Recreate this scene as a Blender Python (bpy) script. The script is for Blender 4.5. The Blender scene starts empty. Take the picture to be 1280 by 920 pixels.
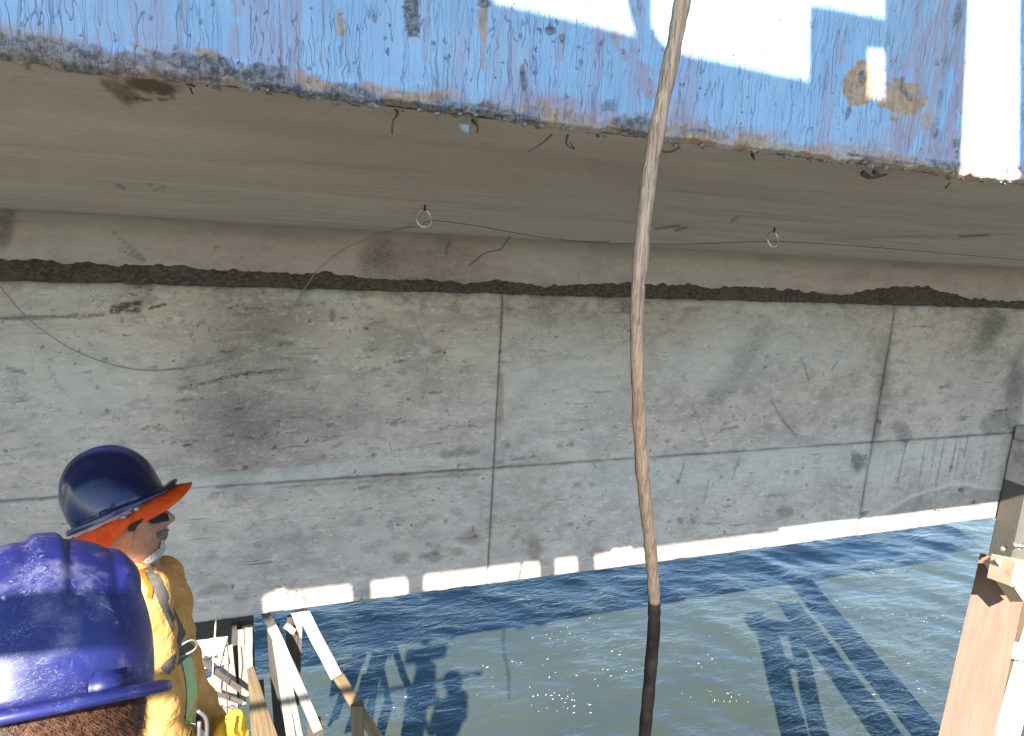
import bpy, bmesh, math, random
import numpy as np
from mathutils import Vector, Matrix
from mathutils.bvhtree import BVHTree
random.seed(7)
rng = np.random.default_rng(11)
C = bpy.context.scene.collection
SC = bpy.context.scene

# ------------------------------------------------------------------ camera
# origin = lens position (held above the scaffold), X along the bridge, Y across it, Z up
F, PITCH, ROLL, YAW = 820.0, .19218, .05767, .35513
_fw = np.array([math.sin(YAW)*math.cos(PITCH), math.cos(YAW)*math.cos(PITCH), -math.sin(PITCH)])
_r = np.array([math.cos(YAW), -math.sin(YAW), 0.0]); _u = np.cross(_r, _fw)
_r2 = math.cos(ROLL)*_r+math.sin(ROLL)*_u; _u2 = -math.sin(ROLL)*_r+math.cos(ROLL)*_u
cam = bpy.data.objects.new('camera', bpy.data.cameras.new('camera')); C.objects.link(cam)
cam.matrix_world = Matrix(((_r2[0], _u2[0], -_fw[0], 0), (_r2[1], _u2[1], -_fw[1], 0), (_r2[2], _u2[2], -_fw[2], 0), (0, 0, 0, 1)))
cam.data.sensor_width = 36; cam.data.lens = 36*F/1280
cam.data.clip_start = .02; cam.data.clip_end = 3000
SC.camera = cam

# ------------------------------------------------------------------ light
SX, SS = .36, .79                       # sunlight travels along (SX, 1, -SS)
LDIR = Vector((SX, 1, -SS)).normalized()
w = bpy.data.worlds.new('World'); SC.world = w; w.use_nodes = True
nt = w.node_tree; bg = nt.nodes['Background']
sky = nt.nodes.new('ShaderNodeTexSky'); sky.sky_type = 'NISHITA'; sky.sun_disc = False
sky.sun_elevation = math.asin(-LDIR.z); sky.sun_rotation = math.atan2(-LDIR.x, -LDIR.y)
sky.air_density = 1.0; sky.dust_density = .1; sky.ozone_density = 2.5
nt.links.new(sky.outputs[0], bg.inputs[0]); bg.inputs[1].default_value = .115
sun = bpy.data.objects.new('sun', bpy.data.lights.new('sun', 'SUN')); C.objects.link(sun)
sun.data.energy = 5.0; sun.data.angle = math.radians(.4); sun.data.color = (1, .95, .87)
sun.rotation_euler = LDIR.to_track_quat('-Z', 'Y').to_euler()
SC.view_settings.view_transform = 'Standard'; SC.view_settings.look = 'None'
SC.view_settings.exposure = 1.95; SC.view_settings.gamma = 1
SC.render.engine = 'CYCLES'
SC.cycles.max_bounces = 8; SC.cycles.diffuse_bounces = 5; SC.cycles.caustics_reflective = False

# ------------------------------------------------------------------ measures
K = 1.2  # bridge, water and left timbers scaled up about the camera, people not
YG, YF = 3.5*K, .84*K                   # girder face, slab edge face
ZT, ZM, ZB = -.308*K, -1.333*K, -2.087*K      # girder top, joint, bottom
ZF = .150*K                             # bottom of slab edge
ZW = -4.6*K                             # water
XJ1, XJ2 = 1.22*K, 4.208*K              # upright joints

def ray(px, py):
    return _fw*F+(px-640)*_r2-(py-460)*_u2
def PY(px, py, Y=YG):
    d = ray(px, py); return Vector(d/d[1]*Y)
def PD(px, py, depth):
    return Vector(ray(px, py)/F*depth)
def PZ(px, py, z=ZW):
    d = ray(px, py); return Vector(d/d[2]*z)
def project(P):
    z = P@_fw
    return 640+F*(P@_r2)/z, 460-F*(P@_u2)/z

# ------------------------------------------------------------------ helpers
def tag(o, label=None, cat=None, group=None, kind=None):
    if label: o['label'] = label
    if cat: o['category'] = cat
    if group: o['group'] = group
    if kind: o['kind'] = kind
    return o
def empty(name, loc=(0, 0, 0), **k):
    o = bpy.data.objects.new(name, None); C.objects.link(o); o.location = loc
    o.empty_display_size = .1
    return tag(o, **k)
def link(name, me, mat, parent=None, smooth=False):
    o = bpy.data.objects.new(name, me); C.objects.link(o)
    if mat: me.materials.append(mat)
    if parent:
        o.parent = parent
        o.matrix_parent_inverse = Matrix.Translation(-parent.location) if parent.type == 'EMPTY' else Matrix.Identity(4)
    if smooth: me.polygons.foreach_set('use_smooth', [True]*len(me.polygons))
    return o
def mesh(name, V, Fc, mat, parent=None, smooth=False):
    me = bpy.data.meshes.new(name); me.from_pydata([tuple(v) for v in V], [], Fc); me.update()
    return link(name, me, mat, parent, smooth)
def from_bm(name, bm, mat, parent=None, smooth=False):
    bmesh.ops.recalc_face_normals(bm, faces=bm.faces[:])
    me = bpy.data.meshes.new(name); bm.to_mesh(me); bm.free()
    return link(name, me, mat, parent, smooth)

def vnoise(x, y, seed=0):
    """smooth value noise on arrays"""
    r = np.random.default_rng(seed).random((256, 256))
    xi = np.floor(x).astype(int); yi = np.floor(y).astype(int)
    fx = x-xi; fy = y-yi; fx = fx*fx*(3-2*fx); fy = fy*fy*(3-2*fy)
    a = r[yi % 256, xi % 256]; b = r[yi % 256, (xi+1) % 256]
    c = r[(yi+1) % 256, xi % 256]; d = r[(yi+1) % 256, (xi+1) % 256]
    return (a*(1-fx)+b*fx)*(1-fy)+(c*(1-fx)+d*fx)*fy
def fbm(x, y, seed=0, oct=4, gain=.5):
    s = 0; a = 1; t = 0
    for i in range(oct):
        s = s+a*vnoise(x*2**i+17*i, y*2**i+31*i, seed+i); t += a; a *= gain
    return s/t
def sm(e0, e1, x):
    t = np.clip((x-e0)/(e1-e0), 0, 1); return t*t*(3-2*t)

def grid(name, P, mat, parent=None, attr=None, flip=False, smooth=True, extra=None):
    """P: (rows, cols, 3) -> mesh; attr: (rows, cols, 3) colour attribute 'stain'"""
    R, K = P.shape[:2]
    idx = np.arange(R*K).reshape(R, K)
    q = np.stack([idx[:-1, :-1], idx[:-1, 1:], idx[1:, 1:], idx[1:, :-1]], -1).reshape(-1, 4)
    if flip: q = q[:, ::-1]
    me = bpy.data.meshes.new(name)
    me.vertices.add(R*K); me.vertices.foreach_set('co', P.reshape(-1).astype(np.float32))
    n = len(q)
    me.loops.add(4*n); me.loops.foreach_set('vertex_index', q.reshape(-1).astype(np.int32))
    me.polygons.add(n); me.polygons.foreach_set('loop_start', np.arange(0, 4*n, 4, dtype=np.int32))
    me.polygons.foreach_set('use_smooth', [smooth]*n)
    me.update(calc_edges=True); me.validate()
    if attr is not None:
        a = me.color_attributes.new('stain', 'FLOAT_COLOR', 'POINT')
        A = np.ones((R*K, 4), np.float32); A[:, :3] = attr.reshape(-1, 3)
        a.data.foreach_set('color', A.reshape(-1))
    return link(name, me, mat, parent)

def box_bm(bm, x0, x1, y0, y1, z0, z1):
    r = bmesh.ops.create_cube(bm, size=1)
    for v in r['verts']:
        v.co = Vector(((x0+x1)/2+v.co.x*(x1-x0), (y0+y1)/2+v.co.y*(y1-y0), (z0+z1)/2+v.co.z*(z1-z0)))
    return r['verts']
def box(name, x0, x1, y0, y1, z0, z1, mat, parent=None, bevel=.004):
    bm = bmesh.new(); box_bm(bm, x0, x1, y0, y1, z0, z1)
    if bevel: bmesh.ops.bevel(bm, geom=bm.edges[:], offset=bevel, segments=1, affect='EDGES')
    return from_bm(name, bm, mat, parent)

def board(name, p0, p1, width, thick, mat, parent, face=None, warp=.004, seg=6, twist=0, chip=.006, w1=None):
    """a sawn plank from p0 to p1; its wide face is turned towards `face`"""
    p0 = Vector(p0); p1 = Vector(p1); ax = (p1-p0); L = ax.length; ax.normalize()
    f = (Vector(face) if face is not None else -(p0+p1)/2).normalized()
    sd = ax.cross(f).normalized(); nm = sd.cross(ax).normalized()
    bm = bmesh.new(); rings = []
    w1 = w1 or width
    for i in range(seg+1):
        t = i/seg; c = p0+ax*L*t+sd*random.uniform(-warp, warp)*.5+nm*random.uniform(-warp, warp)*.5
        ww = width+(w1-width)*t
        ring = []
        for a, b in ((-1, -1), (1, -1), (1, 1), (-1, 1)):
            e = chip if i in (0, seg) else chip*.3
            ring.append(bm.verts.new(c+sd*(a*ww/2)+nm*(b*thick/2)+ax*random.uniform(-e, e)*(1 if i in (0, seg) else 0)))
        rings.append(ring)
    for i in range(seg):
        for k in range(4):
            bm.faces.new((rings[i][k], rings[i][(k+1) % 4], rings[i+1][(k+1) % 4], rings[i+1][k]))
    bm.faces.new(rings[0][::-1]); bm.faces.new(rings[-1])
    ed = [e for e in bm.edges if len(e.link_faces) == 2 and e.calc_face_angle(0) > .8]
    bmesh.ops.bevel(bm, geom=ed, offset=min(.0025, thick*.15), segments=1, affect='EDGES')
    o = from_bm(name, bm, mat, parent)
    uv = o.data.attributes.new('along', 'FLOAT_VECTOR', 'POINT')
    rnd = random.uniform(0, 50)
    for i, v in enumerate(o.data.vertices):
        d = v.co-p0; uv.data[i].vector = (d.dot(ax)+rnd, d.dot(sd)+rnd, d.dot(nm))
    return o

def tube_bm(bm, pts, radii, n=10, rough=0, cap=True, seed=0):
    rd = random.Random(seed)
    pts = [Vector(p) for p in pts]
    if not hasattr(radii, '__len__'): radii = [radii]*len(pts)
    rings = []; up = None
    for i, p in enumerate(pts):
        t = (pts[min(i+1, len(pts)-1)]-pts[max(i-1, 0)]).normalized()
        if up is None:
            up = Vector((0, 0, 1)) if abs(t.z) < .9 else Vector((1, 0, 0))
        a = t.cross(up).normalized(); up = a.cross(t).normalized()
        rings.append([bm.verts.new(p+(a*math.cos(k/n*math.tau)+up*math.sin(k/n*math.tau))*radii[i]*(1+rd.uniform(-rough, rough))) for k in range(n)])
    for i in range(len(pts)-1):
        for k in range(n):
            bm.faces.new((rings[i][k], rings[i][(k+1) % n], rings[i+1][(k+1) % n], rings[i+1][k]))
    if cap: bm.faces.new(rings[0][::-1]); bm.faces.new(rings[-1])
def tube(name, pts, radii, mat, parent=None, n=10, **k):
    bm = bmesh.new(); tube_bm(bm, pts, radii, n, **k); return from_bm(name, bm, mat, parent, smooth=True)
def spline(pts, n):
    """Catmull-Rom through points"""
    pts = [Vector(p) for p in pts]; P = [2*pts[0]-pts[1]]+pts+[2*pts[-1]-pts[-2]]; out = []
    m = len(pts)-1
    for i in range(n+1):
        u = i/n*m; k = min(int(u), m-1); t = u-k
        a, b, c, d = P[k:k+4]
        out.append(.5*((2*b)+(c-a)*t+(2*a-5*b+4*c-d)*t*t+(3*b-a-3*c+d)*t**3))
    return out

def blob(name, prims, voxel, mat, parent=None, smooth_it=6):
    """one continuous surface grown over ellipsoids ('e', centre, radii, matrix) and tapered limbs ('c', p0, p1, r0, r1)"""
    bm = bmesh.new()
    for pr in prims:
        if pr[0] == 'e':
            M = Matrix.Translation(pr[1]) @ (pr[3] if len(pr) > 3 else Matrix.Identity(4)) @ Matrix.Diagonal((*pr[2], 1))
            bmesh.ops.create_icosphere(bm, subdivisions=3, radius=1, matrix=M)
        else:
            p0, p1, r0, r1 = Vector(pr[1]), Vector(pr[2]), pr[3], pr[4]
            n = 8
            for i in range(n+1):
                t = i/n
                bmesh.ops.create_icosphere(bm, subdivisions=2, radius=r0+(r1-r0)*t, matrix=Matrix.Translation(p0.lerp(p1, t)))
            tube_bm(bm, [p0, p1], [r0*.98, r1*.98], 14)
    me = bpy.data.meshes.new(name+'_raw'); bm.to_mesh(me); bm.free()
    t = bpy.data.objects.new('tmp', me); C.objects.link(t)
    m = t.modifiers.new('r', 'REMESH'); m.mode = 'VOXEL'; m.voxel_size = voxel
    s = t.modifiers.new('s', 'SMOOTH'); s.iterations = smooth_it; s.factor = .5
    dg = bpy.context.evaluated_depsgraph_get(); dg.update()
    new = bpy.data.meshes.new_from_object(t.evaluated_get(dg)); new.name = name
    bpy.data.objects.remove(t)
    new.materials.clear()
    return link(name, new, mat, parent, smooth=True)

# ------------------------------------------------------------------ materials
class NB:
    """tiny node builder"""
    def __init__(s, name, rough=.8, spec=.3):
        s.m = bpy.data.materials.new(name); s.m.use_nodes = True; s.t = s.m.node_tree
        s.b = s.t.nodes['Principled BSDF']; s.b.inputs['Roughness'].default_value = rough
        s.b.inputs['Specular IOR Level'].default_value = spec
        s.co = None
    def n(s, typ, **k):
        nd = s.t.nodes.new('ShaderNode'+typ)
        for a, v in k.items(): setattr(nd, a, v)
        return nd
    def link(s, a, b): s.t.links.new(a, b)
    def set(s, sock, v):
        if hasattr(v, 'is_output'): s.link(v, sock)
        else: sock.default_value = v
    def coords(s, scale=(1, 1, 1), kind='Object', attr=None, distort=None, loc=(0, 0, 0)):
        if attr:
            src = s.n('Attribute'); src.attribute_name = attr; o = src.outputs['Vector']
        else:
            o = s.n('TexCoord').outputs[kind]
        if distort is not None:
            a = s.n('VectorMath', operation='ADD'); s.link(o, a.inputs[0]); s.link(distort, a.inputs[1]); o = a.outputs[0]
        mp = s.n('Mapping'); mp.inputs['Scale'].default_value = scale; mp.inputs['Location'].default_value = loc
        s.link(o, mp.inputs['Vector'])
        return mp.outputs[0]
    def noise(s, co, scale=1, detail=4, rough=.55, out='Fac', dist=0):
        k = s.n('TexNoise'); s.link(co, k.inputs['Vector']); k.inputs['Scale'].default_value = scale
        k.inputs['Detail'].default_value = detail; k.inputs['Roughness'].default_value = rough
        k.inputs['Distortion'].default_value = dist
        return k.outputs[out]
    def ramp(s, v, lo, hi, a=0., b=1.):
        r = s.n('MapRange'); r.interpolation_type = 'SMOOTHSTEP'; s.set(r.inputs[0], v)
        for i, q in enumerate((lo, hi, a, b)): r.inputs[i+1].default_value = q
        return r.outputs[0]
    def math(s, op, a, b=0, c=None):
        m = s.n('Math', operation=op); s.set(m.inputs[0], a); s.set(m.inputs[1], b)
        if c is not None: s.set(m.inputs[2], c)
        return m.outputs[0]
    def mix(s, f, a, b, mode='MIX'):
        m = s.n('Mix', data_type='RGBA', blend_type=mode); s.set(m.inputs[0], f)
        for sk, v in ((m.inputs[6], a), (m.inputs[7], b)):
            if hasattr(v, 'is_output'): s.link(v, sk)
            else: sk.default_value = (*v, 1) if len(v) == 3 else v
        return m.outputs[2]
    def sep(s, c):
        q = s.n('SeparateColor'); s.link(c, q.inputs[0]); return q.outputs
    def color(s, c): s.set(s.b.inputs['Base Color'], (*c, 1) if isinstance(c, tuple) and len(c) == 3 else c)
    def bump(s, h, dist=.005, strength=1, prev=None):
        b = s.n('Bump'); b.inputs['Distance'].default_value = dist; b.inputs['Strength'].default_value = strength
        s.link(h, b.inputs['Height'])
        if prev is not None: s.link(prev, b.inputs['Normal'])
        s.link(b.outputs[0], s.b.inputs['Normal']); return b.outputs[0]
    def stain(s):
        a = s.n('Attribute'); a.attribute_name = 'stain'; return s.sep(a.outputs['Color'])

def mat_concrete(name, base, warm, dark, streak=1.0, pits=1.0):
    m = NB(name, .92, .15)
    co = m.coords(); st = m.stain()
    big = m.noise(co, 1.3, 5, .6)
    mid = m.noise(m.coords((2.2, 2, 5)), 2.2, 6, .65)
    c = m.mix(m.ramp(big, .35, .65), base, warm)
    c = m.mix(m.ramp(m.noise(m.coords((1, 1, 1.4), loc=(4, 8, 6)), 1.9, 6, .65), .47, .66, 0, .5*pits), c, tuple(v*.62 for v in base))
    c = m.mix(m.ramp(mid, .42, .66, 0, .55), c, tuple(v*.7 for v in base))
    blo = m.noise(m.coords((1, 1, 1.5), loc=(2, 6, 3)), 7, 7, .72, dist=.4)
    c = m.mix(m.ramp(blo, .50, .64, 0, .5*pits), c, tuple(v*.6 for v in base))
    blo2 = m.noise(m.coords((1, 1, 2.4), loc=(8, 1, 5)), 13, 6, .7)
    c = m.mix(m.ramp(blo2, .54, .68, 0, .55*pits), c, tuple(min(1, v*1.3) for v in base))
    c = m.mix(m.ramp(m.noise(m.coords((3, 3, 9), loc=(5, 2, 1)), 3, 7, .7), .52, .7, 0, .35), c, tuple(min(1, v*1.22) for v in base))
    # board-mark streaks along the bridge
    sk = m.noise(m.coords((2.2, 1, 34)), 1.6, 6, .7)
    gate = m.noise(co, 2.6, 3, .5)
    f = m.math('MULTIPLY', m.ramp(sk, .58, .72), m.ramp(gate, .46, .62))
    c = m.mix(m.math('MULTIPLY', f, .6*streak), c, dark)
    # blow holes, torn bits
    pk = m.noise(m.coords((1, 1, 1.9)), 21, 5, .65)
    g2 = m.noise(m.coords(loc=(9, 3, 4)), 3.1, 4, .6)
    pit = m.math('MULTIPLY', m.ramp(pk, .63, .69), m.ramp(g2, .45, .6))
    c = m.mix(m.math('MULTIPLY', pit, .6*pits), c, dark)
    v = m.n('TexVoronoi'); v.inputs['Scale'].default_value = 55; m.link(m.coords((1, 1, 1)), v.inputs['Vector'])
    hole = m.ramp(v.outputs['Distance'], .1, .2, 1, 0)
    hole = m.math('MULTIPLY', hole, m.ramp(m.noise(co, 6, 2), .52, .62))
    c = m.mix(m.math('MULTIPLY', hole, .55*pits), c, dark)
    fine = m.noise(co, 150, 4, .7)
    c = m.mix(m.ramp(fine, .3, .75, 0, .3), c, tuple(v*.6 for v in base))
    # stain marks laid out in image pixels: R dark, G pale, B warm brown
    brk = m.ramp(m.noise(m.coords((1, 1, 1.6)), 48, 6, .75), .33, .6, .25, 1.25); s0 = m.math('MULTIPLY', st[0], brk)
    c = m.mix(s0, c, dark); c = m.mix(st[1], c, (.62, .63, .6)); c = m.mix(st[2], c, (.16, .1, .06))
    m.color(c)
    h = m.math('ADD', m.math('MULTIPLY', fine, .25), m.math('MULTIPLY', mid, .6))
    h = m.math('SUBTRACT', h, m.math('MULTIPLY', pit, .9)); h = m.math('SUBTRACT', h, m.math('MULTIPLY', hole, .8))
    h = m.math('SUBTRACT', h, m.math('MULTIPLY', f, .4)); h = m.math('SUBTRACT', h, m.math('MULTIPLY', s0, .8)); h = m.math('ADD', h, m.math('MULTIPLY', blo, .8))
    m.bump(h, .009, .9)
    return m.m

M_GIRDER = mat_concrete('girder_concrete', (.575, .475, .405), (.63, .51, .425), (.115, .10, .085), 1.3, 1.35)
M_HAUNCH = mat_concrete('haunch_concrete', (.54, .44, .425), (.58, .47, .445), (.13, .105, .095), .4, .3)
def mat_soffit():
    m = NB('soffit_concrete', .9, .15); st = m.stain()
    a = m.noise(m.coords((.7, 3.2, 1)), 2.2, 6, .6)
    b = m.noise(m.coords((1.4, 22, 1), loc=(3, 1, 0)), 1.5, 6, .7)
    big = m.noise(m.coords(), 1.1, 3)
    c = m.mix(m.ramp(a, .35, .65), (.62, .485, .455), (.72, .585, .55))
    c = m.mix(m.ramp(b, .45, .75, 0, .55), c, (.60, .53, .45))
    c = m.mix(m.ramp(m.noise(m.coords((.8, 13, 1), loc=(7, 4, 0)), 2.5, 6, .75), .55, .75, 0, .4), c, (.30, .25, .2))
    c = m.mix(m.ramp(m.noise(m.coords((.6, 3, 1), loc=(1, 9, 0)), 1.7, 7, .7, dist=.5), .46, .64, 0, .6), c, (.46, .38, .345))
    c = m.mix(m.ramp(m.noise(m.coords((.6, 4, 1), loc=(5, 3, 0)), 2.3, 7, .75, dist=.8), .55, .68, 0, .35), c, (.68, .60, .56))
    c = m.mix(m.ramp(m.noise(m.coords((1, 2.5, 1), loc=(3, 9, 0)), 26, 6, .75), .58, .70, 0, .45), c, (.26, .2, .16))
    f = m.noise(m.coords((1, 3, 1)), 60, 5, .7)
    c = m.mix(m.ramp(f, .35, .7, 0, .25), c, (.2, .165, .13))
    c = m.mix(m.ramp(big, .4, .65, 0, .3), c, (.58, .52, .46))
    c = m.mix(st[0], c, (.08, .06, .045)); c = m.mix(st[1], c, (.6, .56, .5)); c = m.mix(st[2], c, (.105, .05, .028))
    m.color(c)
    h = m.math('ADD', m.math('MULTIPLY', b, 1.), m.math('MULTIPLY', f, .3)); m.bump(h, .004, .7)
    return m.m
M_SOFFIT = mat_soffit()
def mat_mortar():
    m = NB('dark_mortar', .95, .1); n = m.noise(m.coords((1, 1, 1.6)), 38, 6, .7); k = m.noise(m.coords(), 5, 4)
    c = m.mix(m.ramp(n, .35, .7), (.06, .048, .042), (.17, .145, .125)); c = m.mix(m.ramp(k, .45, .7, 0, .5), c, (.14, .125, .105)); m.color(c)
    m.bump(n, .012, 1); return m.m
M_MORTAR = mat_mortar()

def mat_paint():
    m = NB('blue_paint', .55, .4); st = m.stain()
    wob = m.n('VectorMath', operation='SCALE'); 
    nn = m.n('TexNoise'); nn.inputs['Scale'].default_value = 45; nn.inputs['Detail'].default_value = 3; m.link(m.coords(), nn.inputs['Vector'])
    sb = m.n('VectorMath', operation='SUBTRACT'); m.link(nn.outputs['Color'], sb.inputs[0]); sb.inputs[1].default_value = (.5, .5, .5)
    m.link(sb.outputs[0], wob.inputs[0]); wob.inputs['Scale'].default_value = .012
    D = wob.outputs[0]
    c = m.mix(m.ramp(m.noise(m.coords(), 9, 5, .6), .35, .65), (.28, .43, .58), (.34, .48, .62))
    # pinkish wash where the old coat shows through, in falling curtains
    wash = m.noise(m.coords((16, 1, 2.2), distort=D), 1.5, 5, .6)
    c = m.mix(m.ramp(wash, .50, .66, 0, .75), c, (.36, .33, .42))
    big = m.noise(m.coords((5, 1, 1.1), loc=(2, 0, 5)), 1.4, 3, .5)
    c = m.mix(m.ramp(big, .5, .7, 0, .35), c, (.37, .45, .60))
    # runs and wrinkles: thin falling lines
    def lines(sc, lvl, wd, loc):
        k = m.noise(m.coords(sc, distort=D, loc=loc), 1, 1.2, .5)
        return m.ramp(m.math('ABSOLUTE', m.math('SUBTRACT', k, lvl)), wd*.3, wd, 1, 0)
    l1 = lines((80, 1, 5), .5, .0075, (0, 0, 0)); l2 = lines((58, 1, 3.5), .45, .0055, (3, 7, 2)); l3 = lines((95, 1, 7), .55, .008, (8, 2, 9))
    ln = m.math('MAXIMUM', l1, m.math('MAXIMUM', l2, l3))
    ln = m.math('MULTIPLY', ln, m.ramp(m.noise(m.coords((14, 1, 6), loc=(4, 4, 4)), 1.3, 4), .30, .52))
    c = m.mix(m.math('MULTIPLY', ln, .6), c, (.17, .19, .33))
    # chips
    v = m.noise(m.coords((1, 1, .55)), 62, 4, .6)
    chip = m.math('MULTIPLY', m.ramp(v, .68, .71), m.ramp(m.noise(m.coords(), 11, 3), .42, .55))
    c = m.mix(m.math('MULTIPLY', chip, .8), c, (.09, .09, .13))
    # R: bare grey concrete crust, G: rusty primer, B: pinkish dirt
    cr = m.noise(m.coords(), 120, 5, .7)
    grey = m.mix(m.ramp(cr, .38, .62), (.075, .07, .075), (.30, .27, .25))
    rust = m.mix(m.ramp(m.noise(m.coords(), 80, 4), .4, .6), (.42, .22, .10), (.50, .31, .17))
    c = m.mix(st[2], c, (.38, .29, .33)); c = m.mix(st[1], c, rust); c = m.mix(st[0], c, grey)
    m.color(c)
    h = m.math('ADD', m.math('MULTIPLY', ln, 1.0), m.math('MULTIPLY', m.noise(m.coords((30, 1, 8), distort=D), 2, 3), .9))
    h = m.math('ADD', h, m.math('MULTIPLY', m.noise(m.coords(), 260, 3), .3)); h = m.math('SUBTRACT', h, m.math('MULTIPLY', chip, .8))
    h = m.math('ADD', h, m.math('MULTIPLY', m.math('MULTIPLY', cr, st[0]), 2.5))
    m.bump(h, .0022, .9)
    return m.m
M_PAINT = mat_paint()

def mat_wood(name, a, b, dark, rough=.75, grain=90, knots=.4, attr='along', sc=(1, 1, 1)):
    m = NB(name, rough, .25)
    g = m.noise(m.coords((2.5*sc[0], grain*sc[1], grain*sc[2]), attr=attr), 1, 6, .65, dist=.3)
    g2 = m.noise(m.coords((.8, 14, 14), attr=attr), 1, 4)
    c = m.mix(m.ramp(g, .35, .68), a, b); c = m.mix(m.ramp(g2, .5, .75, 0, knots), c, dark)
    c = m.mix(m.ramp(m.noise(m.coords((6, 220, 220), attr=attr), 1, 4), .62, .75, 0, .6), c, dark)
    m.color(c); m.bump(g, .002, .8); return m.m
M_PLY = mat_wood('fresh_plywood', (.19, .108, .076), (.225, .135, .095), (.14, .07, .045), knots=.5, grain=28)
M_PINE = mat_wood('pale_pine', (.52, .40, .27), (.62, .49, .34), (.33, .2, .11))
M_OLD = mat_wood('weathered_grey_timber', (.24, .21, .18), (.36, .32, .27), (.08, .065, .05), knots=.5)
M_BROWN = mat_wood('old_brown_timber', (.12, .08, .045), (.22, .15, .08), (.03, .02, .014), knots=.5)
M_DARKT = mat_wood('dark_shaded_timber', (.055, .045, .04), (.10, .082, .07), (.02, .016, .014))  # dark timber; on some boards this tone is painted shade

def mat_simple(name, col, rough=.6, metal=0, bumpsc=None, bd=.001, col2=None, spec=.4, nsc=30):
    m = NB(name, rough, spec); m.b.inputs['Metallic'].default_value = metal
    co = m.coords()
    if col2: m.color(m.mix(m.ramp(m.noise(co, nsc, 5, .6), .38, .65), col, col2))
    else: m.color(col)
    if bumpsc: m.bump(m.noise(co, bumpsc, 4), bd, .8)
    return m.m
M_WIRE = mat_simple('dull_wire', (.30, .28, .25), .6, .3)
M_DWIRE = mat_simple('brown_wire', (.16, .13, .11), .8)
M_RUST = mat_simple('rusty_wire', (.07, .04, .03), .9, 0, 300, .001)
M_RING = mat_simple('galvanised_ring', (.55, .55, .53), .4, .7)

def mat_pole():
    m = NB('weathered_stick', .8, .2)
    g = m.noise(m.coords((380, 380, 10)), 1, 7, .75, dist=.3); b = m.noise(m.coords((30, 30, 4)), 1, 4)
    z = m.n('SeparateXYZ'); m.link(m.n('TexCoord').outputs['Object'], z.inputs[0])
    warm = m.ramp(z.outputs[2], -.22, -.02, .85, 0)
    ca = m.mix(m.ramp(g, .36, .62), (.035, .029, .024), (.125, .104, .083))
    cb = m.mix(m.ramp(g, .34, .62), (.05, .036, .026), (.145, .10, .066))
    c = m.mix(m.math('MULTIPLY', warm, m.ramp(b, .25, .5)), ca, cb)
    c = m.mix(m.ramp(b, .52, .7, 0, .5), c, (.10, .07, .05))
    c = m.mix(m.ramp(m.noise(m.coords((260, 260, 16)), 1, 4), .64, .72, 0, .8), c, (.035, .025, .02))
    m.color(c); m.bump(g, .003, 1); return m.m
M_POLE = mat_pole()
M_BLACKW = mat_simple('black_wood', (.006, .005, .0045), .8, 0, 120, .002, (.012, .010, .009), .04)  # near-black timber colour for the lower length of the stick

def mat_water():
    m = NB('river_water', .06, .5); m.b.inputs['IOR'].default_value = 1.6; m.b.inputs['Specular Tint'].default_value = (.2, .66, 1, 1)
    co = m.coords(); n1 = m.noise(m.coords((.35, .9, 1)), .9, 4, .6)
    c = m.mix(m.ramp(n1, .3, .7), (.040, .051, .041), (.050, .060, .045)); m.color(c)
    d = m.n('TexNoise'); m.link(co, d.inputs['Vector']); d.inputs['Scale'].default_value = 1.1; d.inputs['Detail'].default_value = 3
    a = m.noise(m.coords((1.6, 4.2, 1)), 1.7, 5, .6, dist=.9); b = m.noise(m.coords((5, 10, 1), loc=(3, 1, 0)), 2.2, 4, .65, dist=.7)
    h = m.math('ADD', m.math('MULTIPLY', a, 1.), m.math('MULTIPLY', b, .32))
    h = m.math('MULTIPLY', h, m.ramp(m.noise(m.coords((.5, .8, 1), loc=(4, 2, 0)), 1.2, 3), .3, .65, .35, 1.1))
    m.bump(h, .024, 1); return m.m
M_WATER = mat_water()

def mat_helmet(name, col, scuff, rough=.3, scr=1.):
    m = NB(name, rough, .5); m.b.inputs['Coat Weight'].default_value = .05
    co = m.coords()
    c = m.mix(m.ramp(m.noise(co, 14, 4), .35, .7), col, tuple(v*1.5 for v in col))
    n = m.noise(m.coords((1, 1, .55)), 70, 6, .75, dist=1.2); g = m.noise(m.coords(loc=(3, 2, 1)), 12, 4, .6)
    sc = m.math('MULTIPLY', m.ramp(n, .56, .70), m.ramp(g, .44, .64))
    c = m.mix(m.math('MULTIPLY', sc, scuff), c, (.42, .42, .50))
    k = m.noise(m.coords((9, 9, 60)), 6, 3, .5, dist=2.5)
    lnn = m.ramp(m.math('ABSOLUTE', m.math('SUBTRACT', k, .5)), .002, .007, 1, 0)
    lnn = m.math('MULTIPLY', lnn, m.ramp(m.noise(m.coords(loc=(7, 7, 7)), 16, 3), .5, .64))
    c = m.mix(m.math('MULTIPLY', lnn, scuff*.8), c, (.45, .45, .52))
    dust = m.ramp(m.noise(m.coords(loc=(1, 8, 3)), 22, 5, .65), .5, .75, 0, .35*scuff)
    c = m.mix(dust, c, (.33, .30, .36)); m.color(c)
    r = m.math('ADD', rough, m.math('MULTIPLY', m.math('ADD', sc, dust), .4)); m.link(r, m.b.inputs['Roughness'])
    m.bump(m.math('SUBTRACT', m.math('MULTIPLY', m.noise(co, 9, 3), .8), m.math('MULTIPLY', sc, .25)), .002, .5)
    return m.m
M_HELN = mat_helmet('scuffed_blue_plastic', (.008, .010, .075), .9, .42)
M_HELM = mat_helmet('navy_blue_plastic', (.0025, .0055, .036), .03, .24)
M_ORANGE = mat_simple('orange_cotton', (.62, .055, .006), .85, 0, 60, .004, (.72, .085, .01), .2)
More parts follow.
